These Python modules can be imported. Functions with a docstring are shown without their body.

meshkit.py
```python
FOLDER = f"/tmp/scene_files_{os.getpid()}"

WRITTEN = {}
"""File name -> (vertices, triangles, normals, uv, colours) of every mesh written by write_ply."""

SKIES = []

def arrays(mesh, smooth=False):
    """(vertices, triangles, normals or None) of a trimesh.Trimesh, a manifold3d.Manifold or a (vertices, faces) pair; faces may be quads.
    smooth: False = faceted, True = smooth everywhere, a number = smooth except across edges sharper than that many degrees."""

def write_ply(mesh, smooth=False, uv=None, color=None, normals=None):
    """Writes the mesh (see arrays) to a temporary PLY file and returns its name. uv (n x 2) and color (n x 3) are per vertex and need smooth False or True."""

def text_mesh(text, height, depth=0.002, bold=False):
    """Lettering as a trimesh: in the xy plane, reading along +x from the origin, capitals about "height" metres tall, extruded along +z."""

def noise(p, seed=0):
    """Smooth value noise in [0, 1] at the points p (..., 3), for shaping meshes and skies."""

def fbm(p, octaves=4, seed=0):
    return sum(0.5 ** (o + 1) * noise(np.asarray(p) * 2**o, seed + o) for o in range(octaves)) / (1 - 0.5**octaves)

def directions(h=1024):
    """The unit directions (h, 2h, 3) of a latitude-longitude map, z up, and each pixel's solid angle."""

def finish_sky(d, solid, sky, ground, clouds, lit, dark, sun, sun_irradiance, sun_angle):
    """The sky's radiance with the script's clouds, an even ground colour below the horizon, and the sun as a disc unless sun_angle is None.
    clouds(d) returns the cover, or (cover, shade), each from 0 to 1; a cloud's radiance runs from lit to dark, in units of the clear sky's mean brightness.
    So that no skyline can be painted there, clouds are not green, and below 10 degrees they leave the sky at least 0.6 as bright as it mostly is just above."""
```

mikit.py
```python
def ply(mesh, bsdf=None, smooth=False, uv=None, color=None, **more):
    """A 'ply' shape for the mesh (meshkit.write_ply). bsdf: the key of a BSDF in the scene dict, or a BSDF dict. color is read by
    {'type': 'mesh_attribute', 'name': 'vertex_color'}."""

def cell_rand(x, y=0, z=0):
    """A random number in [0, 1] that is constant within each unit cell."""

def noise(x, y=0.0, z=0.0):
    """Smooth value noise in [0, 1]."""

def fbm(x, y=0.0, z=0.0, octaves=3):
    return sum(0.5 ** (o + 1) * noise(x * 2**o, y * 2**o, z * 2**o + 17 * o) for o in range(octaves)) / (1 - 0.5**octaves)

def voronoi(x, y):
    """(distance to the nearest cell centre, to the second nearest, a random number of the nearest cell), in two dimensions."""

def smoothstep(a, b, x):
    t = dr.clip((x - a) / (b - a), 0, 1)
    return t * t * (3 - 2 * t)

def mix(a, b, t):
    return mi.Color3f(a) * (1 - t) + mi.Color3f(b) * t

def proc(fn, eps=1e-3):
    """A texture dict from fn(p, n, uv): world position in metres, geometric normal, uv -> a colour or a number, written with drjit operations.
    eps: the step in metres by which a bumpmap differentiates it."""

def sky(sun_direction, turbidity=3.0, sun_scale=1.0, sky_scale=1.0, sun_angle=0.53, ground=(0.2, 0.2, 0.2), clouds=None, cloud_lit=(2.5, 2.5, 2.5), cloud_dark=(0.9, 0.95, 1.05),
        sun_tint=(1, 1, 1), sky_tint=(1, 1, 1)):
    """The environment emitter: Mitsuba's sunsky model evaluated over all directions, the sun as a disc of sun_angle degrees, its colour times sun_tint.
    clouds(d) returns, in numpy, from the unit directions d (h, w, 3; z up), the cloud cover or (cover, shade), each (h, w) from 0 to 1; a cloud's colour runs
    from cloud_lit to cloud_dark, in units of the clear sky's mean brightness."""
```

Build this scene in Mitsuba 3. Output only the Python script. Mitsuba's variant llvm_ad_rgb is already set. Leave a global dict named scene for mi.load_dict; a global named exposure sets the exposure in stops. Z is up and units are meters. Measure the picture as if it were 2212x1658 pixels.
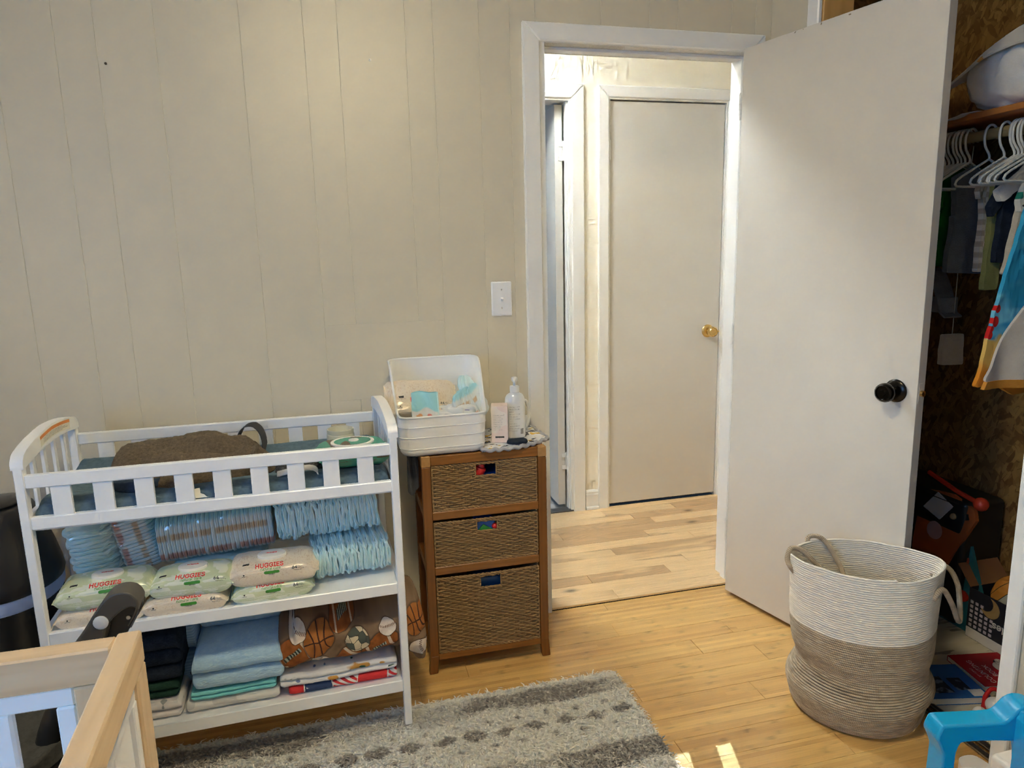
import math, random, numpy as np, trimesh, drjit as dr, mitsuba as mi, mikit, meshkit
from mikit import proc, noise, fbm, voronoi, cell_rand, smoothstep, mix
from shapely import geometry as sg, affinity, union_all
T = mi.ScalarTransform4f
scene, labels = {}, {}
rng = np.random.default_rng(7)

# ---------------------------------------------------------------- camera
YAW, PITCH, ROLL = 0.24432, 0.18308, -0.02367
CAM = np.array([0.0, -2.2903, 1.3139])
FOCAL_PX = 1499.05
_c, _s = math.cos, math.sin
fwd = np.array([_s(YAW) * _c(PITCH), _c(YAW) * _c(PITCH), -_s(PITCH)])
rgt = np.array([_c(YAW), -_s(YAW), 0.0])
upv = np.cross(rgt, fwd)
up = -_s(ROLL) * rgt + _c(ROLL) * upv
scene['camera'] = {'type': 'perspective', 'fov': 2 * math.degrees(math.atan(1106 / FOCAL_PX)), 'fov_axis': 'x', 'near_clip': 0.02,
                   'to_world': T().look_at(origin=CAM.tolist(), target=(CAM + fwd).tolist(), up=up.tolist())}
exposure = 1.48
# ---------------------------------------------------------------- light: lamps' colours, daylight
LAMP = (38.8, 33.2, 21.2)           # bedroom ceiling lamp, warm white
HALL_LAMP = (84.0, 95.0, 104.0)      # hall ceiling lamp
DAYLIGHT = (.6, 1.5, 3.1)        # window with a blind lit by the blue sky
BATH_DAY = (.2, .5, 1.0)      # bathroom window, frosted
scene['sky'] = {'type': 'constant', 'radiance': {'type': 'rgb', 'value': [0.12, 0.2, 0.32]}}
scene['sun'] = {'type': 'directional', 'direction': [0.239, 0.80, -0.55], 'irradiance': {'type': 'rgb', 'value': [22.0, 18.5, 14.0]}}
# ---------------------------------------------------------------- helpers
def put(key, mesh, mat, smooth=False, **k):
    scene[key] = mikit.ply(mesh, mat, smooth, **k)
    return key
def tag(key, label=None, cat=None, group=None, kind=None):
    d = {}
    for n, v in (('label', label), ('category', cat), ('group', group), ('kind', kind)):
        if v: d[n] = v
    labels[key] = d
_used = {}
def num(base):
    n = _used.get(base, 0); _used[base] = n + 1
    return base if n == 0 else f'{base}_{n:03d}'
def join(*ms): return trimesh.util.concatenate([m for m in ms if m is not None])
def box(x0, x1, y0, y1, z0, z1, b=0.0):
    """A box, its edges chamfered by b."""
    if b <= 0:
        m = trimesh.creation.box(extents=[x1 - x0, y1 - y0, z1 - z0]); m.apply_translation([(x0 + x1) / 2, (y0 + y1) / 2, (z0 + z1) / 2]); return m
    pts = []
    c = np.array([(x0 + x1) / 2, (y0 + y1) / 2, (z0 + z1) / 2]); h = np.array([x1 - x0, y1 - y0, z1 - z0]) / 2
    b = min(b, h.min() * .9)
    for sx in (-1, 1):
        for sy in (-1, 1):
            for sz in (-1, 1):
                s = np.array([sx, sy, sz])
                for a in range(3):
                    d = h - b; d[a] = h[a]; pts.append(c + s * d)
    return trimesh.convex.convex_hull(np.array(pts))
def rbox(x0, x1, y0, y1, z0, z1, r, n=3):
    """A box with rounded edges."""
    c = np.array([(x0 + x1) / 2, (y0 + y1) / 2, (z0 + z1) / 2]); h = np.array([x1 - x0, y1 - y0, z1 - z0]) / 2
    r = min(r, h.min() * .98)
    sph = trimesh.creation.uv_sphere(radius=r, count=[2 * n + 1, 4 * n]).vertices
    pts = [c + np.array([sx, sy, sz]) * (h - r) + sph for sx in (-1, 1) for sy in (-1, 1) for sz in (-1, 1)]
    return trimesh.convex.convex_hull(np.vstack(pts))
def rot(m, deg, axis=(0, 0, 1), at=(0, 0, 0)):
    m.apply_transform(trimesh.transformations.rotation_matrix(math.radians(deg), axis, at)); return m
def mov(m, x=0, y=0, z=0):
    m.apply_translation([x, y, z]); return m
def grid(P, cu=False, cv=False, flip=False):
    """Mesh of a (nu, nv, 3) array of points; cu, cv close it."""
    nu, nv = P.shape[:2]
    i, j = np.meshgrid(np.arange(nu if cu else nu - 1), np.arange(nv if cv else nv - 1), indexing='ij')
    a = i * nv + j; b = ((i + 1) % nu) * nv + j; c = ((i + 1) % nu) * nv + (j + 1) % nv; d = i * nv + (j + 1) % nv
    f = np.vstack([np.stack([a, b, c], -1).reshape(-1, 3), np.stack([a, c, d], -1).reshape(-1, 3)])
    return trimesh.Trimesh(P.reshape(-1, 3), f[:, ::-1] if flip else f, process=False)
def tube(pts, r, n=8, closed=False, caps=True, flat=1.0):
    """Round tube along pts; r a number or one per point."""
    pts = np.asarray(pts, float); k = len(pts); r = np.broadcast_to(np.asarray(r, float), k)
    t = (np.roll(pts, -1, 0) - np.roll(pts, 1, 0)) if closed else np.gradient(pts, axis=0)
    t /= np.linalg.norm(t, axis=1, keepdims=True) + 1e-12
    a = np.array([0, 0, 1.0]) if abs(t[0][2]) < .9 else np.array([1.0, 0, 0])
    u = np.cross(t[0], a); u /= np.linalg.norm(u); U = [u]
    for q in range(1, k):
        u = U[-1] - t[q] * (U[-1] @ t[q]); U.append(u / np.linalg.norm(u))
    U = np.array(U); V = np.cross(t, U)
    ang = np.linspace(0, 2 * np.pi, n, endpoint=False)
    P = pts[:, None] + r[:, None, None] * (np.cos(ang)[None, :, None] * U[:, None] + flat * np.sin(ang)[None, :, None] * V[:, None])
    m = grid(P, cu=closed, cv=True, flip=True)
    if not closed and caps:
        ends = []
        for q, fl in ((0, True), (k - 1, False)):
            v = np.vstack([P[q], pts[q]]); f = np.array([[x, (x + 1) % n, n] for x in range(n)])
            ends.append(trimesh.Trimesh(v, f if not fl else f[:, ::-1], process=False))
        m = join(m, *ends)
    return m
def spline(pts, n=24):
    """Catmull-Rom through pts."""
    p = np.asarray(pts, float); p = np.vstack([2 * p[0] - p[1], p, 2 * p[-1] - p[-2]]); out = []
    k = len(p) - 3
    for t in np.linspace(0, k, n):
        i = min(int(t), k - 1); u = t - i; a, b, c, d = p[i:i + 4]
        out.append(.5 * (2 * b + (c - a) * u + (2 * a - 5 * b + 4 * c - d) * u * u + (3 * b - a - 3 * c + d) * u ** 3))
    return np.array(out)
def lathe(profile, n=32, closed=True):
    """Turned about z; profile (r, z) from bottom to top."""
    p = np.asarray(profile, float); a = np.linspace(0, 2 * np.pi, n, endpoint=False)
    P = np.stack([p[:, None, 0] * np.cos(a), p[:, None, 0] * np.sin(a), np.broadcast_to(p[:, None, 1], (len(p), n))], -1)
    return grid(P, cv=True, flip=True)
def prism(poly, x0, x1, axes='yz'):
    """A shapely polygon (in the axes named) extruded along the third axis from x0 to x1."""
    m = trimesh.creation.extrude_polygon(poly, x1 - x0, engine='earcut'); v = m.vertices.copy(); v[:, 2] += x0
    o = {'yz': [2, 0, 1], 'xz': [0, 2, 1], 'xy': [0, 1, 2]}[axes]
    m = trimesh.Trimesh(v[:, o], m.faces, process=False); m.fix_normals(); return m
def rrect(x0, x1, y0, y1, r):
    return sg.box(x0 + r, y0 + r, x1 - r, y1 - r).buffer(r, quad_segs=5)
def shell(P, th, cv=False):
    """A sheet of points given thickness th (closed)."""
    du = np.gradient(P, axis=0); dv = np.gradient(P, axis=1); n = np.cross(du, dv); n /= np.linalg.norm(n, axis=2, keepdims=True) + 1e-12
    A, B = P + n * th / 2, P - n * th / 2
    Q = np.concatenate([A, B[:, ::-1]], 1)
    m = grid(Q, cv=True)
    e = []
    nv = P.shape[1]
    for q, fl in ((0, True), (P.shape[0] - 1, False)):
        e.append(grid(np.stack([A[q], B[q]]), flip=fl))
    return join(m, *e)
def vn(p, s, seed=0, oct=3): return meshkit.fbm(np.asarray(p) * s, oct, seed) - .5
def local(ms, x, y, z, deg=0):
    """Move meshes built about the origin to their place."""
    M = trimesh.transformations.translation_matrix([x, y, z]) @ trimesh.transformations.rotation_matrix(math.radians(deg), [0, 0, 1])
    for m in (ms if isinstance(ms, (list, tuple)) else [ms]): m.apply_transform(M)
    return ms
# ---------------------------------------------------------------- plain materials
def mat(name, color, rough=.6, spec=.5, two=True, **k):
    c = proc(color) if callable(color) else {'type': 'rgb', 'value': list(color)}
    d = {'type': 'principled', 'base_color': c, 'roughness': rough, 'specular': spec, **k}
    scene[name] = {'type': 'twosided', 'bsdf': d} if two else d
    return name
def bump(name, fn, scale=.001, eps=1e-3):
    """Wraps a material made by mat() in a bump map of fn, scale metres high."""
    d = scene[name]; inner = d['bsdf'] if d['type'] == 'twosided' else d
    scene[name] = {'type': 'twosided', 'bsdf': {'type': 'bumpmap', 'arbitrary': proc(fn, eps), 'scale': scale, 'bsdf': inner}}
    return name
def metal(name, color, rough=.3):
    return mat(name, color, rough, metallic=1.0)
def C3(r, g, b): return mi.Color3f(r, g, b)
# ---------------------------------------------------------------- materials of the setting
def paint(name, col, rough, amp=.0003, s=260., var=.03):
    def f(p, n, uv):
        v = fbm(p.x * 2.3, p.y * 2.3, p.z * 2.3, 3) - .5
        return C3(*col) * (1 + var * v)
    mat(name, f, rough, .5)
    return bump(name, lambda p, n, uv: fbm(p.x * s, p.y * s, p.z * s, 2), amp, 1.5e-3)
paint('wall_paint', (.53, .485, .39), .46, .0007, 190.)
paint('trim_paint', (.80, .785, .74), .38, .00012, 120.)
paint('door_paint', (.57, .535, .475), .45, .00025, 200.)
paint('white_wood', (.88, .87, .845), .34, .00008, 120.)
paint('ceiling_paint', (.80, .77, .71), .8)
mat('dark_gap', (.02, .017, .015), .9)
def plaster_h(p, n, uv):
    w = fbm(p.x * 7, p.y * 7, p.z * 7, 2)
    a = fbm(p.x * 26 + 5 * w, p.z * 26 - 4 * w, p.y * 26, 3)
    r = 1 - dr.abs(a * 2 - 1)
    b = fbm(p.x * 9 + 31, p.z * 9, p.y * 9, 2)
    return smoothstep(.78, 1.0, r) * smoothstep(.42, .6, b) + .35 * smoothstep(.5, .75, fbm(p.x * 40, p.z * 40, p.y * 40, 2))
mat('plaster', (.87, .81, .67), .5); bump('plaster', plaster_h, .0045, 2e-3)

def bamboo(p, n, uv):
    w = .0885 / 6
    row = dr.floor(p.y / w)
    L = .24 + .12 * cell_rand(row, 3)
    u = p.x / L + cell_rand(row, 1) * 9
    seg = dr.floor(u); fu = u - seg
    tone = .55 * cell_rand(row, 7) + .45 * cell_rand(row, dr.floor(p.x / .93 + cell_rand(row, 4)), 5)
    fib = fbm(p.x * 9, p.y * 700, 0, 3)
    node = dr.exp(-dr.square((fu - .5) / .05)) * (.35 + .65 * cell_rand(row, seg, 9)) * smoothstep(.25, .75, noise(p.x * 50, p.y * 150))
    haze = dr.exp(-dr.square((fu - .47) / .12)) * .35
    c = mix((.47, .255, .082), (.66, .42, .150), tone) * (.86 + .26 * fib)
    c = c * (.93 + .16 * uv.x)
    return c * (1 - .26 * node - .22 * haze * cell_rand(row, seg, 2))
mat('bamboo', bamboo, .27, .5)
def hickory(p, n, uv):
    sd = uv.y * 40
    wx = p.x * 1.6 + sd; wy = p.y * 13 + sd * 3
    warp = fbm(wx * 1.4, wy * .8, sd, 3)
    heart = smoothstep(.50, .57, fbm(wx * 1.1 + 3, wy * .55, sd + 4, 3) - .42 * (uv.x - .62))
    rings = dr.sin((warp * 26 + p.y * 60) * 3.0) * .5 + .5
    fib = fbm(p.x * 12, p.y * 520, sd, 2)
    c = mix((.71, .49, .26), (.43, .255, .12), heart * .82)
    c = mix(c, c * .72, rings * (.16 + .5 * heart * .6))
    c = c * (.82 + .34 * fib) * (.9 + .2 * uv.x)
    kx = dr.floor(p.x * 1.3 + sd); kr = cell_rand(kx, dr.floor(sd), 3)
    d = dr.square((p.x * 1.3 + sd - kx - .2 - .6 * kr) * 24) + dr.square((p.y * 13.6 - dr.floor(p.y * 13.6) - .3 - .4 * cell_rand(kx, 9, dr.floor(sd))) * 5.0)
    knot = dr.exp(-d * 1.5) * smoothstep(.60, .66, kr)
    return c * (1 - .8 * knot)
mat('hickory', hickory, .18, .5)
def osb(p, n, uv):
    c = mi.Color3f(.13, .065, .017)
    a, b = p.y + p.x * .7, p.z
    for q, (ang, s, st) in enumerate([(.4, 34, 3.2), (1.5, 40, 2.6), (2.5, 46, 3.6), (.9, 60, 2.4), (2.0, 80, 2.8)]):
        x = (a * math.cos(ang) + b * math.sin(ang)) * s / st + q * 7; y = (-a * math.sin(ang) + b * math.cos(ang)) * s + q * 3
        wob = noise(a * 30 + q, b * 30) * .8
        f1, f2, w = voronoi(x + wob, y + wob)
        k = smoothstep(.05, .14, f2 - f1) * smoothstep(.45, .5, cell_rand(w * 997, q))
        col = mix((.10, .043, .010), (.29, .175, .052), cell_rand(w * 313, q, 2))
        c = mix(c, col, k * .85)
    return c
mat('osb', osb, .7, .3)
mat('tile', lambda p, n, uv: mix((.42, .42, .41), (.52, .51, .49), fbm(p.x * 30, p.y * 30, 0, 3)), .4)
mat('black_rubber', (.03, .03, .032), .5)
def closet_floor(p, n, uv):
    st = fbm(p.x * 6, p.y * 40, 0, 3)
    sc = smoothstep(.66, .74, fbm(p.x * 14, p.y * 60 + 9, 3, 2))
    return mix((.46, .41, .30), (.58, .53, .42), st) * (1 - .5 * sc)
mat('worn_vinyl', closet_floor, .45)
mat('stud_wood', lambda p, n, uv: mix((.36, .20, .065), (.46, .27, .10), fbm(p.x * 60, p.y * 60, p.z * 5, 3)), .5)
metal('brass', (.72, .50, .20), .22); metal('black_metal', (.022, .02, .018), .22); metal('steel', (.6, .58, .54), .35)
metal('track_metal', (.35, .31, .24), .35)

def structure(key, mesh, m, smooth=False, label=None):
    put(key, mesh, m, smooth); tag(key, label, kind='structure')

# ---------------------------------------------------------------- floors
ROOM_W, LEFT_X, REAR_Y, CEIL = 1.53, -1.75, -3.3, 2.42
structure('floor', join(box(LEFT_X, 1.60, REAR_Y, -1.58, -.05, 0), box(LEFT_X, 1.60, -1.58, .012, -.05, -.006)), 'bamboo', label='honey coloured bamboo plank floor of the bedroom')
known = {0: [-.3, .62], 1: [-.05, .881], 2: [.33, 1.27], 3: [.17, 1.104], 4: [.36, 1.292], 5: [-.13, .803], 6: [.22, 1.16], 7: [-.42, .52, 1.46], 8: [-.12, .815], 9: [.30, 1.25], 10: [-.06, .87], 11: [.44, 1.38]}
for r in range(-1, 17):
    y1 = -.047 - .0885 * r; y0 = y1 - .0885
    y1 = min(y1, .0105)
    y0 = max(y0, -1.58)
    js = known.get(r, [float(rng.uniform(-.4, 0)), float(rng.uniform(.4, .6)) + .33])
    xs = [-1.2] + [x for x in js if x > -1] + [1.56]
    for x0, x1 in zip(xs[:-1], xs[1:]):
        g = .0016 if (r == 3 and x0 == 1.104) else .0004
        m = box(x0 + g, x1 - .0004, y0 + .00035, y1 - .00035, -.0125, 0, .0007)
        put(num('floor__plank'), m, 'bamboo', uv=np.tile(rng.random(2), (len(m.vertices), 1)))
structure('floor_hall', box(-1.75, 2.6, .0125, .95, -.05, .002), 'dark_gap', label='hickory plank floor of the hallway')
hk = {0: [.979], 1: [.55, 1.75], 2: [.927, 1.274 + .0], 3: [.62, 1.392], 4: [.4, 1.7], 5: [1.12], 6: [.7, 1.545], 7: [.5, 1.35], 8: [.95, 1.85], 9: [.6, 1.452], 10: [1.373], 11: [1.249, 1.637], 12: [.8, 1.5]}
hk[2] = [.927, 1.274]
tones = {(0, 0): .55, (0, 1): .7, (2, 1): .45, (2, 2): .95, (5, 1): .15, (9, 1): .1, (10, 1): .3, (11, 1): .2}
for r in range(13):
    y0 = .0125 + .0735 * r; y1 = min(y0 + .0735, .949)
    if y0 > .945: break
    xs = [-1.0] + hk.get(r, [.6, 1.5]) + [2.59]
    for j, (x0, x1) in enumerate(zip(xs[:-1], xs[1:])):
        m = box(x0 + .0006, x1 - .0006, y0 + .0005, y1 - .0005, -.004, .009, .0009)
        u = np.array([tones.get((r, j), rng.uniform(.3, 1)), rng.random()])
        put(num('floor_hall__plank'), m, 'hickory', uv=np.tile(u, (len(m.vertices), 1)))
structure('floor_bathroom', box(-.9, 1.3, .95, 2.8, -.05, .004), 'tile')
structure('floor_closet', box(1.60, 2.22, -1.75, .06, -.05, .002), 'worn_vinyl', label='worn grey floor inside the closet')
structure('trim_1', box(.95, 1.125, .938, .985, .004, .018, .003), 'black_rubber', label='black threshold strip under the bathroom doorway')
# ---------------------------------------------------------------- walls
def holed(x0, x1, z0, z1, holes, y0, y1):
    return prism(sg.box(x0, z0, x1, z1).difference(union_all([sg.box(*h) for h in holes])) if holes else sg.box(x0, z0, x1, z1), y0, y1, 'xz')
structure('wall_back', holed(LEFT_X, 1.75, 0, CEIL, [(.70, -.1, 1.456, 1.985)], .0016, .125), 'wall_paint', label='greige painted panelled wall behind the changing table')
cuts = [LEFT_X, -1.46, -1.27, -1.02, -.853, -.702, -.600, -.446, -.218, -.040, .058, .26, .345, .49, .59, .674, .899, 1.07, 1.173, 1.374, 1.467, 1.53]
for x0, x1 in zip(cuts[:-1], cuts[1:]):
    z0 = 1.985 if x0 >= .674 else 0
    put(num('wall_back__panel'), box(x0 + .0002, x1 - .0002, 0, .0088, z0, CEIL, .0013), 'wall_paint')
structure('wall_left', box(LEFT_X - .12, LEFT_X, REAR_Y, .12, 0, CEIL), 'wall_paint')
structure('ceiling', box(LEFT_X - .1, 2.7, REAR_Y - .1, 2.9, CEIL, CEIL + .1), 'ceiling_paint')
# right wall with the closet opening
def holedx(y0, y1, z0, z1, holes, x0, x1):
    m = prism(sg.box(y0, z0, y1, z1).difference(union_all([sg.box(*h) for h in holes])), x0, x1, 'yz'); return m
structure('wall_right', holedx(REAR_Y, .008, 0, CEIL, [(-1.084, -.1, -.265, 2.30)], 1.53, 1.63), 'wall_paint', label='cream wall beside the closet opening')
structure('wall_rear', holed(LEFT_X, 1.63, 0, CEIL, [(-.37, .85, .54, 2.0)], REAR_Y - .12, REAR_Y), 'wall_paint')
# closet box
structure('wall_closet_back', box(2.20, 2.24, -1.8, .1, 0, CEIL), 'osb', label='raw chipboard back wall of the closet')
structure('wall_closet_far', box(1.63, 2.22, .0, .05, 0, CEIL), 'osb')
structure('wall_closet_near', box(1.63, 2.22, -1.8, -1.75, 0, CEIL), 'osb')
structure('trim_2', box(1.53, 1.64, -.272, -.258, 0, 2.30, .002), 'stud_wood', label='unpainted wooden jamb at the far side of the closet opening')
structure('trim_3', join(box(1.513, 1.5295, -.268, -.213, 0, 2.3, .004)), 'trim_paint', label='white casing strip at the far side of the closet opening')
structure('trim_4', join(box(1.515, 1.5295, -1.118, -1.078, 0, 2.33, .003), box(1.5295, 1.635, -1.084, -1.072, 0, 2.3, .002)), 'trim_paint', label='white casing at the near side of the closet opening')
structure('baseboard_right', box(1.518, 1.5295, REAR_Y, -1.119, 0, .085, .003), 'trim_paint')
# door casing of the bedroom door
def casing(x0, x1, w, ztop, y0, y1, zb=0, right=True):
    """Two legs and a mitred head, face towards -y."""
    e = .004
    L = [(x0 - w, zb), (x0, zb), (x0, ztop - .0), (x0 - w, ztop + w)]
    H = [(x0 - w, ztop + w), (x0, ztop), (x1, ztop), (x1 + w, ztop + w)]
    Rr = [(x1, zb), (x1 + w, zb), (x1 + w, ztop + w), (x1, ztop)]
    ms = []
    for q in (L, H, Rr):
        P = sg.Polygon(q)
        a = prism(P.buffer(-.0004), y0 + e, y1, 'xz'); b = prism(P.buffer(-e, join_style=2), y0, y0 + e, 'xz')
        pts = np.vstack([a.vertices, b.vertices]); ms.append(trimesh.convex.convex_hull(pts))
    return ms
for m, lab in zip(casing(.684, 1.444, .056, 1.985, -.018, -.0005), ('left', 'head', 'right')):
    put(num('trim_5__casing_board'), m, 'trim_paint')
labels['trim_5'] = {'kind': 'structure', 'label': 'white painted casing around the bedroom doorway'}
put('trim_5__jamb', join(box(.684, .704, -.001, .126, 0, 1.985), box(1.455, 1.475, -.001, .126, 0, 1.985), box(.684, 1.475, -.001, .126, 1.985, 2.0)), 'trim_paint')
put('trim_5__stop', join(box(.704, .7145, .04, .075, 0, 1.985, .002), box(1.4445, 1.455, .04, .075, 0, 1.985, .002), box(.704, 1.455, .04, .075, 1.974, 1.985, .002)), 'trim_paint')
# ---------------------------------------------------------------- hallway
structure('wall_hall', holed(-1.75, 2.6, 0, CEIL, [(.51, -.1, 1.113, 2.025), (1.308, -.1, 1.935, 2.034)], .946, 1.05), 'plaster', label='textured plaster wall across the hallway')
structure('wall_hall_end', join(box(-1.80, -1.75, .12, 1.05, 0, CEIL), box(2.6, 2.65, .0, 1.05, 0, CEIL)), 'plaster')
structure('wall_hall_near', box(1.70, 2.6, .05, .12, 0, CEIL), 'plaster')
for m in casing(.52, 1.118, .064, 2.022, .931, .9455): put(num('trim_6__casing_board'), m, 'trim_paint')
labels['trim_6'] = {'kind': 'structure', 'label': 'white casing around the bathroom doorway'}
put('trim_6__jamb', join(box(1.106, 1.122, .94, 1.052, .004, 2.022), box(.50, .522, .94, 1.052, .004, 2.022), box(.5, 1.122, .94, 1.052, 2.014, 2.03), box(1.098, 1.106, .955, .985, .004, 2.014, .002)), 'trim_paint')
for m in casing(1.307, 1.936, .054, 2.033, .931, .9455): put(num('trim_7__casing_board'), m, 'trim_paint')
labels['trim_7'] = {'kind': 'structure', 'label': 'white casing around the closed hallway door'}
put('trim_7__jamb', join(box(1.304, 1.3145, .94, 1.05, .004, 2.033), box(1.9285, 1.94, .94, 1.05, .004, 2.033), box(1.304, 1.94, .94, 1.05, 2.026, 2.04)), 'trim_paint')
put('trim_7__backing', box(1.30, 1.945, 1.0, 1.04, 0, 2.04), 'dark_gap')  # dark sheet added behind the door, paints the shade in its gaps
bb = sg.Polygon([(.946, .008), (.9365, .008), (.925, .0105), (.9255, .022), (.933, .027), (.9335, .088), (.937, .094), (.937, .103), (.942, .112), (.946, .112)])
structure('baseboard_hall', prism(bb, 1.184, 1.2515, 'yz'), 'trim_paint', label='short white baseboard between the two hallway doors')
structure('baseboard_hall_end', prism(bb, 1.995, 2.59, 'yz'), 'trim_paint')
structure('baseboard_back', box(LEFT_X, .626, -.013, 0, 0, .108, .005), 'trim_paint', label='painted baseboard along the panelled wall')
# bathroom
structure('wall_bathroom', join(box(1.2, 1.25, 1.05, 2.8, 0, CEIL), box(-.95, 1.25, 2.75, 2.8, 0, CEIL), box(-.95, -.9, 1.05, 2.8, 0, CEIL)), 'wall_paint')
scene['bath_glow'] = {'type': 'diffuse', 'reflectance': {'type': 'rgb', 'value': [.5, .5, .5]}}
def lit(key, mesh, rad, m='bath_glow'):
    put(key, mesh, m, emitter={'type': 'area', 'radiance': {'type': 'rgb', 'value': list(rad)}})
def quad(a, b, c, d): return trimesh.Trimesh(np.array([a, b, c, d], float), [[0, 1, 2], [0, 2, 3]], process=False)
put('window_2__frame', join(box(-.9, -.86, 1.40, 2.40, .95, 1.95), ), 'trim_paint')
labels['window_2'] = {'kind': 'structure'}
lit('window_2__pane', quad((-.855, 1.45, 1.0), (-.855, 2.35, 1.0), (-.855, 2.35, 1.9), (-.855, 1.45, 1.9)), BATH_DAY)
# ---------------------------------------------------------------- doors
def hinge(x, y, z, h=.085, leaf=0):
    return [tube([(x, y, z - h / 2 + q * h / 5 + .0006), (x, y, z - h / 2 + (q + 1) * h / 5 - .0006)], .0052, 10) for q in range(5)] + [tube([(x, y, z + h / 2), (x, y, z + h / 2 + .006)], [.0045, .002], 10)]
def knobset(mk, r=.028):
    """Round knob and rosette along +z, base at 0."""
    rose = lathe([(0, 0), (.033, 0), (.0335, .003), (.031, .007), (.022, .010), (.016, .0115), (0, .0115)], 40)
    kn = lathe([(.011, .010), (.0105, .024), (.013, .030), (.022, .036), (r - .001, .044), (r, .052), (r - .002, .060), (.021, .0645), (.019, .0645), (.0175, .0615), (.010, .0615), (.0085, .0635), (0, .0635)], 40)
    return rose, kn
labels['door_1'] = {'kind': 'structure', 'label': 'open flat white bedroom door with a round black knob'}
DW, DT, DH0, DH1 = .688, .0345, .016, 1.982
def at_door(m, ang=14.2, hx=1.394, hy=-.05):
    """Door frame: x along the leaf from the hinge, y = into thickness, z up. The visible face is y = 0."""
    M = np.eye(4); a = math.radians(ang); dx, dy = math.sin(a), -math.cos(a); nx, ny = math.cos(a), math.sin(a)
    M[:3, 0] = [dx, dy, 0]; M[:3, 1] = [nx, ny, 0]; M[:3, 3] = [hx, hy, 0]
    m.apply_transform(M); return m
slab = box(0, DW, 0, DT, DH0, DH1, .0012)
put('door_1__slab', at_door(slab), 'door_paint')
for q, z in enumerate((1.80, 1.0, .25)): put(num('door_1__hinge'), join(*hinge(1.405, -.022, z)), 'trim_paint')
ro, kn = knobset('black_metal')
KX, KZ = DW - .062, .905
Fk = np.array([[1, 0, 0, KX], [0, 0, -1, -.0002], [0, 1, 0, KZ], [0, 0, 0, 1.0]])
for nm, m in (('rosette', ro), ('knob', kn)):
    m.apply_transform(Fk); put('door_1__' + nm, at_door(m), 'black_metal', 40)
put('door_1__latch_plate', at_door(box(DW - .0004, DW + .0012, .005, .030, KZ - .03, KZ + .03, .0008)), 'door_paint')
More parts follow.
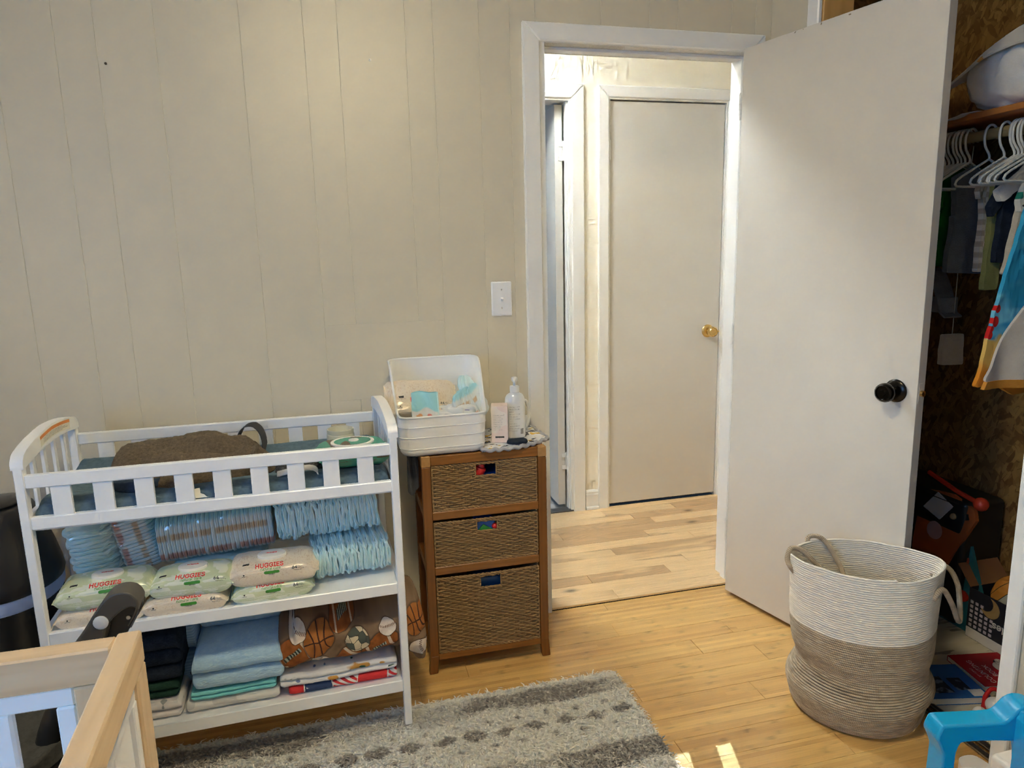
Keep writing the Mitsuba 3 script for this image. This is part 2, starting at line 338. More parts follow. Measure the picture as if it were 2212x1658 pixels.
lb = sg.Polygon([(0, -.011), (.011, -.004), (.011, .004), (0, .011)])
put('door_1__latch_bolt', at_door(mov(rot(lathe([(0, 0), (.0085, 0), (.0085, .009), (.006, .0105), (0, .0105)], 20), 90, (0, 1, 0)), DW, .0172, KZ)), 'brass', 40)
chips = []
for x, w, h, zz in ((.21, .010, .006, .004), (.24, .004, .005, .004), (.305, .007, .010, .006), (.40, .012, .006, .007), (.555, .012, .003, .012), (.58, .010, .003, .012), (.60, .007, .003, .011), (.655, .018, .002, .010), (.675, .007, .003, .010)):
    th = np.sort(rng.uniform(0, 2 * np.pi, 9)); rr = rng.uniform(.55, 1, 9)
    poly = sg.Polygon(np.c_[x + w / 2 * rr * np.cos(th), DH1 - zz + h / 2 * rr * np.sin(th)]).buffer(0)
    if poly.area > 0: chips.append(at_door(prism(poly, -.0003, .0006, 'xz')))
mat('bare_chip', (.20, .145, .085), .8)
put('door_1__paint_chip', join(*chips), 'bare_chip'); tag('door_1__paint_chip', 'chipped paint spots along the top edge', kind='stuff')
# closed hallway door
labels['door_2'] = {'kind': 'structure', 'label': 'closed white door across the hallway with a brass knob'}
put('door_2__slab', box(1.3175, 1.9255, .950, .985, .022, 2.0205, .0015), 'door_paint')
for q, z in enumerate((1.795, .278)): put(num('door_2__hinge'), join(*hinge(1.316, .9455, z)), 'trim_paint')
ro, kn = knobset('brass', .027)
Fk = np.array([[1, 0, 0, 1.862], [0, 0, -1, .950], [0, 1, 0, .905], [0, 0, 0, 1.0]])
for nm, m in (('rosette', ro), ('knob', kn)):
    m.apply_transform(Fk); put('door_2__' + nm, m, 'brass', 40)
put('door_2__latch', box(1.912, 1.93, .9465, .950, .895, .905, .001), 'brass')
# bathroom door, open inwards
labels['door_3'] = {'kind': 'structure', 'label': 'white bathroom door standing open inwards'}
put('door_3__slab', box(1.056, 1.0945, 1.000, 1.62, .028, 2.006, .0015), 'door_paint')
for z in (1.795, .262):
    for dz in (.032, -.032):
        put(num('door_3__hinge_leaf'), box(1.076, 1.103, .9965, 1.0005, z + dz - .011, z + dz + .011, .001), 'trim_paint')
    put(num('door_3__hinge'), join(*hinge(1.099, .9975, z)), 'trim_paint')
# ---------------------------------------------------------------- windows of the bedroom: one on the left with a lit blind, one behind with two open slits for the sun
labels['window_1'] = {'kind': 'structure'}
WY0, WY1, WZ0, WZ1 = -3.05, -1.95, .90, 2.0
put('window_1__frame', join(*[box(LEFT_X - .06, LEFT_X + .018, *q, .004) for q in ((WY0 - .08, WY0, WZ0 - .07, WZ1 + .07), (WY1, WY1 + .08, WZ0 - .07, WZ1 + .07), (WY0, WY1, WZ0 - .07, WZ0), (WY0, WY1, WZ1, WZ1 + .07))]), 'trim_paint')
for k in range(20):
    z0 = WZ0 + .055 * k
    lit(num('window_1__blind_slat'), quad((LEFT_X + .004, WY0, z0), (LEFT_X + .004, WY1, z0), (LEFT_X + .004, WY1, z0 + .0545), (LEFT_X + .004, WY0, z0 + .0545)), DAYLIGHT)
labels['window_3'] = {'kind': 'structure'}
put('window_3__frame', join(*[box(*q, .004) for q in ((-.45, -.37, REAR_Y - .06, REAR_Y + .018, .78, 2.07), (.54, .62, REAR_Y - .06, REAR_Y + .018, .78, 2.07), (-.37, .54, REAR_Y - .06, REAR_Y + .018, .78, .855), (-.37, .54, REAR_Y - .06, REAR_Y + .018, 1.995, 2.07))]), 'trim_paint')
for x0, x1 in ((-.39, .032), (.079, .158), (.204, .56)):
    put(num('window_3__curtain'), box(x0, x1, REAR_Y - .035, REAR_Y - .03, .8, 2.0), 'trim_paint')
put('window_3__sun_stop', box(-.03, .27, REAR_Y - .028, REAR_Y - .005, 1.735, 2.0), 'trim_paint')  # unseen board added over the slits, cuts the sun patches to length
# ---------------------------------------------------------------- lamps
def dome(key, x, y, rad, r, label, cat, drop=0.0):
    m = lathe([(0, -.085), (r * .5, -.078), (r * .85, -.055), (r, -.022), (r * .97, -.012)], 40); mov(m, x, y, CEIL - drop)
    lit(key + '__shade', m, rad); scene[key + '__shade']['face_normals'] = False
    put(key + '__base', mov(lathe([(0, -.014), (r * 1.08, -.014), (r * 1.1, -.004), (r * 1.1, 0), (0, 0)], 40), x, y, CEIL - drop - .001), 'trim_paint', 40)
    if drop: put(key + '__stem', tube([(x, y, CEIL - drop - .002), (x, y, CEIL)], .02, 16), 'trim_paint', 40)
    tag(key, label, cat)
dome('ceiling_lamp', .115, -1.28, LAMP, .16, 'round glass ceiling lamp lighting the bedroom', 'lamp', .05)
dome('hallway_lamp', .55, .50, HALL_LAMP, .13, 'round glass ceiling lamp lighting the hallway', 'lamp')
# light switch
put('light_switch__plate', mov(prism(rrect(-.035, .035, -.0572, .0572, .004), 0, .0025, 'xz'), .541, -.0035, 1.1715), 'trim_paint')
put('light_switch__bevel', trimesh.convex.convex_hull(np.vstack([mov(prism(rrect(-.035, .035, -.0572, .0572, .004), 0, .001, 'xz'), .541, -.0045, 1.1715).vertices, mov(prism(rrect(-.031, .031, -.0532, .0532, .003), 0, .001, 'xz'), .541, -.0068, 1.1715).vertices])), 'white_wood')
put('light_switch__toggle', join(rot(box(.536, .546, -.0155, -.0045, 1.1665, 1.1765, .0015), 25, (1, 0, 0), (.541, -.006, 1.1715)), box(.5345, .5475, -.0074, -.0064, 1.1595, 1.1835)), 'white_wood')
for dz in (.0305, -.0305): put(num('light_switch__screw'), mov(rot(lathe([(0, 0), (.0032, 0), (.0025, .0012), (0, .0014)], 14), 90, (1, 0, 0)), .541, -.0066, 1.1715 + dz), 'steel')
tag('light_switch', 'white toggle light switch plate on the panelled wall left of the doorway', 'light switch')
structure('wall_light_block', join(box(1.25, 2.7, 1.05, 1.1, 0, CEIL), box(2.6, 2.7, -1.8, .05, 0, CEIL), box(-2.2, -1.8, -3.5, 2.9, 0, CEIL), box(1.63, 2.7, .05, .12, 0, CEIL)), 'ceiling_paint')  # unseen boxes added around the rooms to keep sky light out of gaps
structure('floor_light_block', box(-2.2, 2.7, -3.5, 2.9, -.09, -.05), 'dark_gap')  # unseen slab added below, closes the same enclosure against the sky
# ---------------------------------------------------------------- shag rug
RX0, RX1, RY0, RY1 = -1.25, .780, -1.95, -.418
def rug_col(p, n, uv):
    wx = (fbm(p.x * 22, p.y * 22, 1, 2) - .5) * .030; wy = (fbm(p.x * 22, p.y * 22, 5, 2) - .5) * .026
    x, d = p.x + wx, -.418 - p.y + wy
    per = .29
    k = dr.floor((d + .02) / per); dd = d - k * per
    zig = dr.abs(((x / .36) - dr.floor(x / .36)) * 2 - 1)
    b1 = smoothstep(.022, .034, dd) * (1 - smoothstep(.108, .126, dd + .02 * zig))
    pale = smoothstep(.42, .62, fbm(x * 5, dd * 14, k, 2)) * .62
    u = x / .0875 + .2; cu = u - dr.floor(u) - .5
    m = 1 - smoothstep(.34, .50, dr.abs(cu) * 1.0 + dr.abs(dd - .188) / .058)
    t1 = (1 - smoothstep(.10, .22, dr.abs(dr.abs(cu) - .5) + dr.abs(dd - .238) / .06)) * .8
    t0 = (1 - smoothstep(.10, .20, dr.abs(dr.abs(cu) - .5) + dr.abs(dd - .143) / .07)) * .7
    dark = dr.maximum(dr.maximum(b1 * (1 - pale), m), dr.maximum(t1, t0))
    fleck = smoothstep(.70, .80, noise(p.x * 190, p.y * 190, 3)) * .35
    dark = dr.clip(dark * (.55 + .75 * noise(p.x * 160, p.y * 160, 9)) + fleck, 0, 1)
    return mix((.97, .93, .82), (.26, .238, .22), dark) * (.92 + .1 * uv.x)
mat('rug_pile', rug_col, .95, .1)
def tufts(x0, x1, y0, y1, s, h, w):
    nx, ny = int((x1 - x0) / s), int((y1 - y0) / s)
    X, Y = np.meshgrid(np.linspace(x0, x1, nx), np.linspace(y0, y1, ny), indexing='ij')
    X = X.ravel() + rng.uniform(-.5, .5, X.size) * s; Y = Y.ravel() + rng.uniform(-.5, .5, Y.size) * s
    n = X.size; a = rng.uniform(0, 2 * np.pi, n); lean = rng.uniform(.5, 1.15, n); hh = h * rng.uniform(.7, 1.15, n)
    la = rng.normal(-1.9, 1.1, n)
    dx, dy = np.cos(a) * w / 2, np.sin(a) * w / 2
    b = np.stack([X, Y, np.full(n, .003)], -1); o = np.stack([dx, dy, 0 * X], -1)
    L = np.stack([np.cos(la), np.sin(la), 0 * la], -1)
    m = b + L * (lean * hh * .55)[:, None] + np.array([0, 0, 1]) * (hh * .65)[:, None]
    t = b + L * (lean * hh * 1.3)[:, None] + np.array([0, 0, 1]) * (hh * (1 - .42 * lean))[:, None]
    V = np.stack([b - o, b + o, m + o, m - o, t + o * .5, t - o * .5], 1).reshape(-1, 3)
    f = np.array([[0, 1, 2], [0, 2, 3], [3, 2, 4], [3, 4, 5]]); F = (f[None] + 6 * np.arange(n)[:, None, None]).reshape(-1, 3)
    return V, F, np.repeat(np.stack([rng.random(n), rng.random(n)], -1), 6, 0)
def in_rug(ms):
    off, Vs, Fs, Us = 0, [], [], []
    for V, F, U in ms: Vs.append(V); Fs.append(F + off); Us.append(U); off += len(V)
    return trimesh.Trimesh(np.vstack(Vs), np.vstack(Fs), process=False), np.vstack(Us)
pm, pu = in_rug([tufts(-.62, RX1 - .003, -.93, RY1 - .003, .0038, .0175, .0042), tufts(RX0, -.62, -1.3, RY1 - .003, .008, .0175, .008), tufts(-.62, RX1 - .003, -1.3, -.93, .006, .0175, .007), tufts(RX0, RX1 - .003, RY0, -1.3, .010, .0175, .010)])
put('rug__pile', pm, 'rug_pile', uv=pu); tag('rug__pile', kind='stuff')
b_ = box(RX0, RX1, RY0, RY1, .0006, .008, .002)
put('rug__backing', b_, 'rug_pile', uv=np.full((len(b_.vertices), 2), .3))
tag('rug', 'cream and grey patterned shag rug on the bamboo floor', 'rug')
# ---------------------------------------------------------------- changing table (its own frame: x along the front from the right corner, y to the wall)
TX, TY, TA, TILT = .1306, -.5096, .0501, .0095 / .866
def TB(m):
    for q in (m if isinstance(m, (list, tuple)) else [m]):
        v = q.vertices.copy(); z = v[:, 2] - TILT * v[:, 0] * np.clip(v[:, 2] / .1, 0, 1)
        q.vertices = np.c_[TX + math.cos(TA) * v[:, 0] - math.sin(TA) * v[:, 1], TY + math.sin(TA) * v[:, 0] + math.cos(TA) * v[:, 1], z]
    return m
L_, D_ = .866, .43
RUG = .016
def tput(name, m, mt='white_wood', smooth=False, **k): put(num(name), TB(m), mt, smooth, **k)
tag('changing_table', 'white wooden changing table with slatted rails and two open shelves', 'changing table')
for x0 in (-L_, -.020):
    for y0, y1 in ((0, .025), (D_ - .028, D_)):
        tput('changing_table__leg', box(x0, x0 + .020, y0, y1, RUG if y0 == 0 else 0.001, .858, .0018))
    yy = np.linspace(0, 1, 25)
    top = [(0, .866), (.004, .874), (.014, .884), (.03, .890), (.06, .8965), (.105, .903), (.16, .908), (D_ / 2, .911)]
    top = top + [(D_ - a, b) for a, b in top[-2::-1]]
    bot = [(0, .853), (.041, .857), (.10, .8645), (.16, .868), (D_ / 2, .869)]; bot = bot + [(D_ - a, b) for a, b in bot[-2::-1]]
    poly = sg.Polygon(top + bot[::-1])
    a = prism(poly, x0 - .003, x0 + .023, 'yz')
    tput('changing_table__end_arch', a, smooth=30)
    for yc in (.095, .172, .25, .327):
        tput('changing_table__end_slat', box(x0 + .006, x0 + .014, yc - .009, yc + .009, .70, .868, .001))
    tput('changing_table__end_rail', box(x0 + .002, x0 + .018, .025, D_ - .028, .707, .738, .002))
    tput('changing_table__end_rail', box(x0 + .002, x0 + .018, .025, D_ - .028, .415, .446, .002))
    tput('changing_table__end_rail', box(x0 + .002, x0 + .018, .025, D_ - .028, .121, .156, .002))
for y0 in (.002, D_ - .020):
    for z0, z1 in ((.8065, .8375), (.7065, .7365)):
        tput('changing_table__rail', box(-L_ + .02, -.02, y0, y0 + .018, z0, z1, .0022))
    for k in range(9):
        x = -.7989 + k * .0867
        tput('changing_table__slat', box(x, x + .0414, y0 + .003, y0 + .014, .735, .808, .0012))
for z0, z1 in ((.415, .447), (.121, .156)):
    tput('changing_table__rail', box(-L_ + .02, -.02, .002, .018, z0, z1, .002))
    tput('changing_table__rail', box(-L_ + .02, -.02, D_ - .02, D_ - .004, z0, z1, .002))
    tput('changing_table__shelf', box(-L_ + .019, -.019, .018, D_ - .02, z1 - .016, z1 - .003))
tput('changing_table__shelf', box(-L_ + .019, -.019, .018, D_ - .02, .700, .712))
# warning label on the left arch
mat('label_paper', (.74, .70, .58), .6); mat('label_orange', (.62, .22, .055), .6); mat('print_grey', (.30, .28, .25), .7)
def ribbon(pts, w0, w1, x, th=.0004):
    P = sg.Polygon([(a, b + w0) for a, b in pts] + [(a, b + w1) for a, b in pts[::-1]]); return prism(P, x, x + th, 'yz')
arc = [(y, np.interp(y, [q[0] for q in top], [q[1] for q in top])) for y in np.linspace(.125, .352, 12)]
tput('changing_table__warning_label', ribbon(arc, -.031, -.004, -L_ + .0232), 'label_paper'); labels['changing_table__warning_label'] = {'label': 'paper warning label with an orange band'}
put('changing_table__warning_label__band', TB(ribbon(arc, -.0135, -.0055, -L_ + .0236)), 'label_orange')
lines_ = [TB(ribbon(arc[1:9 + q % 3], -.017 - .0033 * q, -.0159 - .0033 * q, -L_ + .0236)) for q in range(4)]
put('changing_table__warning_label__text_line', join(*lines_), 'print_grey')
# ---- changing pad
def pad_col(p, n, uv):
    f = fbm(p.x * 140, p.y * 140, p.z * 140, 2)
    return mix((.045, .083, .118), (.095, .148, .195), f)
mat('pad_plush', pad_col, .85, .2, sheen=.6)
def pad_bump(p, n, uv):
    f1, f2, w = voronoi(p.x * 150, (p.y + p.z) * 150); return smoothstep(.55, .1, f1)
bump('pad_plush', pad_bump, .0022, 1e-3)
def pad_mesh():
    prof = [(.028, .714), (.022, .722), (.0205, .735), (.026, .752), (.040, .763), (.065, .767), (.09, .762), (.13, .747), (.18, .738), (.22, .736), (.27, .740), (.315, .752), (.345, .764), (.370, .770), (.392, .766), (.404, .752), (.406, .735), (.404, .722), (.398, .714)]
    prof = spline(prof, 60)[:, :]
    xs = np.concatenate([-.846 + .022 * (1 - np.cos(np.linspace(0, np.pi / 2, 7))), np.linspace(-.815, -.06, 90), -.022 - .022 * (1 - np.cos(np.linspace(np.pi / 2, 0, 7)))])
    P = np.zeros((len(xs), len(prof), 3))
    for i, x in enumerate(xs):
        e = min(x + .846, -.022 - x); k = min(1, e / .024); s = math.sqrt(max(0, 1 - (1 - k) ** 2)) * .88 + .12
        endlift = .018 * math.exp(-((e - .03) / .035) ** 2)
        y = .2125 + (prof[:, 0] - .2125) * (.95 + .05 * s); z = .714 + (prof[:, 1] - .714) * s
        mid = np.exp(-((prof[:, 0] - .21) / .1) ** 2) * (prof[:, 1] > .72)
        P[i] = np.c_[np.full(len(prof), x), y, z + endlift * mid * k]
    ru = .0045 * np.exp(-np.minimum(P[..., 0] + .846, -.022 - P[..., 0]) / .05)
    P[..., 2] += (ru * np.sin(P[..., 1] * 260 + 5 * vn(P, 22, 3)) + .006 * vn(P, 16, 9)) * (P[..., 2] > .722)
    P[..., 1] += .006 * vn(P, 14, 5)
    m = grid(P, cv=True, flip=False)
    if m.volume < 0: m.invert()
    return m
put('changing_pad', TB(pad_mesh()), 'pad_plush', True); tag('changing_pad', 'slate blue plush changing pad lying in the tray of the white table', 'changing pad')
# strap of the pad: a black webbing loop standing up behind the garment
mat('black_web', (.018, .02, .024), .7)
sp = spline([(-.42, .36, .80), (-.40, .36, .832), (-.372, .355, .838), (-.352, .345, .818), (-.345, .33, .785), (-.35, .30, .765)], 30)
side = np.array([.3, .9, .1]); side /= np.linalg.norm(side)
P = sp[:, None, :] + np.linspace(-.018, .018, 5)[None, :, None] * side
put('pad_strap', TB(shell(P, .0022)), 'black_web', 40); tag('pad_strap', 'black webbing strap looping up behind the brown garment', 'strap')
# ---- heather garment heaped on the pad
def heather(p, n, uv):
    a = noise(p.x * 420, p.y * 420, p.z * 420); b = noise(p.x * 190 + 7, p.y * 190, p.z * 190)
    return mix((.044, .034, .025), (.125, .10, .073), .5 * a + .5 * b)
mat('heather_knit', heather, .95, .1, sheen=.4)
def heap(x0, x1, y0, y1, hfun, base, nu=90, nv=60, seed=1, edge=.018, wob=.012):
    """A cloth heap: closed mesh over a rounded outline."""
    u = np.linspace(-1, 1, nu); v = np.linspace(-1, 1, nv)
    U, V = np.meshgrid(u, v, indexing='ij')
    # square to disc-like outline
    k = 1 - .28 * (np.abs(U * V)) ** 2
    X = (x0 + x1) / 2 + (x1 - x0) / 2 * U * k; Y = (y0 + y1) / 2 + (y1 - y0) / 2 * V * k
    p = np.stack([X, Y, 0 * X], -1)
    X = X + wob * vn(p, 9, seed) * 2; Y = Y + wob * vn(p, 9, seed + 5) * 2
    r = np.maximum(np.abs(U), np.abs(V)); e = np.clip((1 - r) / .12, 0, 1); sh = np.sqrt(1 - (1 - e) ** 2)
    H = hfun(X, Y)
    Z = base(X, Y) + .002 + H * sh
    B = base(X, Y) + .001
    m = join(grid(np.stack([X, Y, Z], -1)), grid(np.stack([X, Y, np.minimum(B, Z - .0005)], -1), flip=True)); return m
def pad_top(X, Y):
    return np.interp(Y, [.02, .05, .065, .09, .13, .20, .27, .33, .37, .40], [.75, .763, .767, .760, .746, .737, .741, .757, .770, .76])
def ridge(X, Y, ax, ay, bx, by, w, h):
    d = np.array([bx - ax, by - ay]); L = d @ d
    t = np.clip(((X - ax) * d[0] + (Y - ay) * d[1]) / L, 0, 1)
    q = (X - ax - t * d[0]) ** 2 + (Y - ay - t * d[1]) ** 2
    return h * np.exp(-q / w ** 2)
def garment_h(X, Y):
    H = .020 + ridge(X, Y, -.66, .25, -.50, .27, .062, .125) + ridge(X, Y, -.50, .27, -.40, .27, .05, .040)
    H += ridge(X, Y, -.70, .20, -.60, .16, .05, .03)
    H += ridge(X, Y, -.56, .16, -.36, .15, .045, .055) + ridge(X, Y, -.385, .19, -.345, .13, .035, .03)
    H += ridge(X, Y, -.405, .30, -.385, .28, .022, .034)
    H += ridge(X, Y, -.66, .10, -.44, .07, .022, .022)
    H -= ridge(X, Y, -.60, .205, -.42, .215, .010, .016) + ridge(X, Y, -.52, .11, -.38, .10, .008, .014) + ridge(X, Y, -.375, .07, -.365, .17, .005, .012) + ridge(X, Y, -.66, .23, -.62, .12, .007, .010)
    H = .105 * np.tanh(H / .105); p = np.stack([X, Y, 0 * X], -1)
    return np.maximum(.006, H + .013 * vn(p, 26, 4) + .006 * vn(p, 70, 8, 2))
put('knit_garment', TB(heap(-.725, -.322, .045, .395, garment_h, pad_top, 130, 100, 3)), 'heather_knit', True)
tag('knit_garment', 'heap of brown heather knit clothing on the blue changing pad', 'clothing')
mat('navy_cloth', lambda p, n, uv: mix((.012, .022, .045), (.03, .048, .085), fbm(p.x * 200, p.y * 200, p.z * 200, 2)), .9, .2)
put('knit_garment__lining', TB(heap(-.70, -.565, .042, .15, lambda X, Y: .018 + .02 * vn(np.stack([X, Y, 0 * X], -1), 30, 2), lambda X, Y: pad_top(X, Y) + .004, 40, 30, 8)), 'navy_cloth', True)
labels['knit_garment__lining'] = {'label': 'dark blue lining turned outwards'}
# ---- candle jar
cx, cy, cz = -.13, .275, .7415
mat('frosted_jar', (.80, .78, .62), .3, .5, False, spec_trans=.45); mat('wax', (.80, .74, .56), .45); mat('label_white', (.78, .76, .70), .6); mat('print_black', (.02, .02, .02), .6)
put('candle_jar__glass', TB(mov(lathe([(0, 0), (.036, 0), (.0395, .004), (.0395, .066), (.0375, .070), (.0385, .073), (.0385, .082), (.0365, .0835), (.0345, .082), (.0345, .068), (.0355, .064), (.0355, .006), (0, .006)], 48), cx, cy, cz)), 'frosted_jar', 35)
put('candle_jar__wax', TB(mov(lathe([(0, .0065), (.0352, .0065), (.0352, .058), (0, .058)], 40), cx, cy, cz)), 'wax', 35)
def band(r, z0, z1, a0, a1, th=.0003, n=24):
    a = np.linspace(a0, a1, n); P = np.stack([np.stack([r * np.cos(a), r * np.sin(a), np.full(n, z)], -1) for z in (z0, z1)], 1); return shell(P, th)
def wrap_text(s, h, r, ang, z, th=.0004, bold=False):
    """Lettering wrapped on an upright cylinder, starting at the angle ang (degrees), reading counter-clockwise."""
    m = meshkit.text_mesh(s, h, th, bold); v = m.vertices; a = math.radians(ang) + v[:, 0] / r
    m.vertices = np.c_[(r + v[:, 2]) * np.cos(a), (r + v[:, 2]) * np.sin(a), z + v[:, 1]]; return m
put('candle_jar__label', TB(mov(band(.0397, .012, .050, math.radians(-175), math.radians(-5)), cx, cy, cz)), 'label_white', 40)
tx = [wrap_text('PURE APOTHECARY', .0026, .0399, -150, .043), wrap_text('natural wax', .0022, .0399, -150, .036), wrap_text('NOTES', .0026, .0399, -70, .043, bold=True), wrap_text('amber cedar', .0019, .0399, -78, .038), wrap_text('MWX', .009, .0399, -150, .020, bold=True)]
put('candle_jar__label__lettering', TB(mov(join(*tx), cx, cy, cz)), 'print_black')
tag('candle_jar', 'frosted glass candle jar with a white label standing on the changing pad', 'candle')
# ---- spoon-like white clip, torn paper, mesh bag
mat('white_plastic', (.78, .76, .73), .3)
hk_ = spline([(-.305, .045, .772), (-.265, .048, .778), (-.228, .05, .781), (-.208, .05, .774), (-.205, .045, .762), (-.214, .042, .757)], 30)
P = hk_[:, None, :] + np.linspace(-.009, .009, 5)[None, :, None] * np.array([0, .85, .5])
put('plastic_hook', TB(shell(P, .003)), 'white_plastic', 40); tag('plastic_hook', 'white curved plastic hook lying on the blue pad behind the front slats', 'hook')
tp = sg.Polygon([(-.508, .7385), (-.510, .752), (-.504, .757), (-.498, .763), (-.486, .764), (-.4855, .750), (-.478, .747), (-.472, .740), (-.468, .7385)])
put('torn_paper', TB(prism(tp, .0195, .0203, 'xz')), 'label_paper'); tag('torn_paper', 'small torn scrap of white paper standing behind the front rail', 'paper')
mat('grey_mesh', lambda p, n, uv: mix((.035, .034, .036), (.12, .115, .11), smoothstep(.4, .7, noise(p.x * 500, p.z * 500, p.y * 500))), .8)
put('mesh_pouch', TB(heap(-.31, -.185, .085, .20, lambda X, Y: .032 + .02 * vn(np.stack([X, Y, 0 * X], -1), 20, 6), pad_top, 50, 40, 11)), 'grey_mesh', True); tag('mesh_pouch', 'dark grey mesh pouch lying on the blue pad beside the green packet', 'pouch')
# ---------------------------------------------------------------- packets of wipes
mat('film_green', lambda p, n, uv: mix((.60, .655, .43), (.82, .84, .70), smoothstep(.52, .60, fbm(uv.x * 55, uv.y * 55, 3, 2)) * .85), .27, .5)
mat('film_cream', lambda p, n, uv: mix((.80, .68, .52), (.72, .58, .42), smoothstep(.62, .75, noise(uv.x * 420, uv.y * 420))), .27, .5)
mat('print_red', (.62, .025, .02), .4); mat('print_green', (.10, .26, .06), .4); mat('badge_green', (.045, .22, .03), .35); mat('print_dark', (.022, .020, .022), .4)
mat('lid_white', (.80, .76, .68), .3)
class Pack:
    """A soft packet along x with crimped ends: P(u, phi) is its skin, phi = 0 the middle of the front, 90 the top."""
    def __init__(s, L, D, H, seed, crumple=.0035, fin=.9):
        s.L, s.D, s.H, s.seed, s.cr, s.fin = L, D, H, seed, crumple, fin
        ph = np.radians(np.linspace(-90, 180, 541)); P = s.P(np.zeros(541), ph, False); d = np.r_[0, np.cumsum(np.linalg.norm(np.diff(P, axis=0), axis=1))]
        s.ph, s.arc = ph, d
    def P(s, u, ph, wr=True):
        e = np.abs(u)
        h = s.H / 2 * (np.clip(1 - (e / .955) ** 6.5, 0, 1) ** .6 + .02); w = s.D / 2 * np.where(e < .93, 1 - .10 * e ** 6, s.fin)
        pw = lambda c: np.sign(c) * np.abs(c) ** .5
        y = -w * pw(np.cos(ph)); z = s.H / 2 + h * pw(np.sin(ph)) - .10 * s.H * (e > .9) * 0
        Q = np.stack([u * s.L / 2, y, z], -1)
        if wr:
            k = (.35 + 1.1 * e ** 3)[..., None] * s.cr
            d = np.stack([0 * u, -np.cos(ph), np.sin(ph)], -1)
            n = (meshkit.fbm(Q * [34, 55, 55] + s.seed * 3.1, 3, s.seed) - .5) * 2
            cre = np.abs(meshkit.noise(Q * [60, 60, 60] + 9, s.seed + 2) - .5) * 2
            Q = Q + d * k * (n + .5 * (cre - .5))[..., None]
        return Q
    def mesh(s):
        u = np.r_[-1, -.975, -.95, np.linspace(-.93, .93, 54), .95, .975, 1]; ph = np.linspace(0, 2 * np.pi, 56, endpoint=False)
        U, PH = np.meshgrid(u, ph, indexing='ij'); m = grid(s.P(U, PH), cv=True); uv = np.stack([U * s.L / 2, PH * s.D / 2], -1).reshape(-1, 2)
        if m.volume < 0: m.invert()
        return m, uv
    def on(s, x, t, off):
        """Point on the skin x metres along and t metres up from the bottom edge of the front."""
        u = x / (s.L / 2); ph = np.interp(t + np.interp(0, s.ph, s.arc), s.arc, s.ph)
        a = s.P(u, ph); e = 1e-3; d1 = s.P(u + e, ph) - a; d2 = s.P(u, ph + e) - a
        n = np.cross(d2, d1); n /= np.linalg.norm(n, axis=-1, keepdims=True) + 1e-12
        flip = np.sum(n * np.stack([0 * u, -np.cos(ph), np.sin(ph)], -1), -1) < 0; n[flip] *= -1
        return a + n * np.asarray(off)[..., None]
    def text(s, txt, x, t, h, bold=False, ang=0, sub=.0035, width=None):
        m = meshkit.text_mesh(txt, h, .0003, bold); v = m.vertices
        if width: v[:, 0] *= width / max(v[:, 0].max(), 1e-6)
        v[:, 0] -= v[:, 0].max() / 2; return s.lay(m, x, t, ang, sub)
    def lay(s, m, x, t, ang=0, sub=.0035):
        m = m.subdivide_to_size(sub); v = m.vertices; a = math.radians(ang)
        X = x + v[:, 0] * math.cos(a) - v[:, 1] * math.sin(a); Tt = t + v[:, 0] * math.sin(a) + v[:, 1] * math.cos(a)
        return trimesh.Trimesh(s.on(X, Tt, .0004 + v[:, 2]), m.faces, process=False)
def flat(poly): return join(*[trimesh.creation.extrude_polygon(g, .0003, engine='earcut') for g in getattr(poly, 'geoms', [poly])])
def wipes(key, film, place, L=.205, D=.105, H=.052, seed=1, lid=True, t0=.012, count=True, label='', group=None, hx=0., rest=1, logo=True, cr=.0035):
    """place(mesh) puts it into the scene. t0: height of the lettering block on the front."""
    pk = Pack(L, D, H, seed, cr); key = num(key)
    m, uv = pk.mesh(); put(key + '__film', place(m), film, True, uv=uv)
    tag(key, label, 'wipes packet', group)
    if logo: put(key + '__logo', place(pk.text('HUGGIES', hx, t0 + .0125, .0155, True, 1.5, width=.070)), 'print_red')
    if logo: put(key + '__subtitle', place(pk.text('natural care', hx + .003, t0 + .0045, .0075, False, 1.5, width=.050)), 'print_green')
    bd = pk.lay(flat(rrect(-.019, .019, -.004, .0035, .0036)), hx + .006, t0 - .0012, 1.5)
    put(key + '__badge', place(bd), 'badge_green')
    dk = []
    if count: dk += [pk.text('64', hx + .062, t0 + .001, .0078, True), pk.text('COUNT', hx + .0765, t0 + .0048, .0022), pk.text('wipes pcs', hx + .0775, t0 + .0012, .0022), pk.text('fragrance free', hx + .070, t0 - .0035, .002)]
    dk += [pk.text('plant based', hx + .006, t0 - .0075, .0020), pk.lay(flat(sg.Point(0, 0).buffer(.0018).union(sg.box(-.006, -.0045, .006, -.0038))), -.070, t0 - .002)]
    dk += [pk.lay(flat(sg.Polygon([(-.0085, -.003), (.008, -.0035), (.0085, .0045), (-.0075, .004)])), -.066, t0 + .031)]
    put(key + '__print', place(join(*dk)), 'print_dark')
    if lid:
        e = np.linspace(0, 2 * np.pi, 48, endpoint=False); top = pk.on(np.array([hx * .5]), np.array([H + D * .42]), np.array([0.0]))[0]
        prof = [(1.0, -.004), (1.0, .0035), (.985, .0055), (.95, .0066), (.5, .0072), (0.001, .0074)]
        Q = np.stack([np.stack([hx * .5 + .036 * r * np.cos(e), .004 + .0225 * r * np.sign(np.sin(e)) * np.abs(np.sin(e)) ** .9, np.full(48, H * 1.005 + .001 + z)], -1) for r, z in prof])
        lm = grid(Q, cv=True)
        if lm.face_normals[:, 2].mean() < 0: lm.invert()
        put(key + '__lid', place(lm), 'lid_white', 40)
        tm = meshkit.text_mesh('HUGGIES', .0042, .0003, True); tm.apply_translation([hx * .5 - tm.vertices[:, 0].max() / 2, .003, H * 1.005 + .0085]); put(key + '__lid__logo', place(tm), 'print_red')
    return key
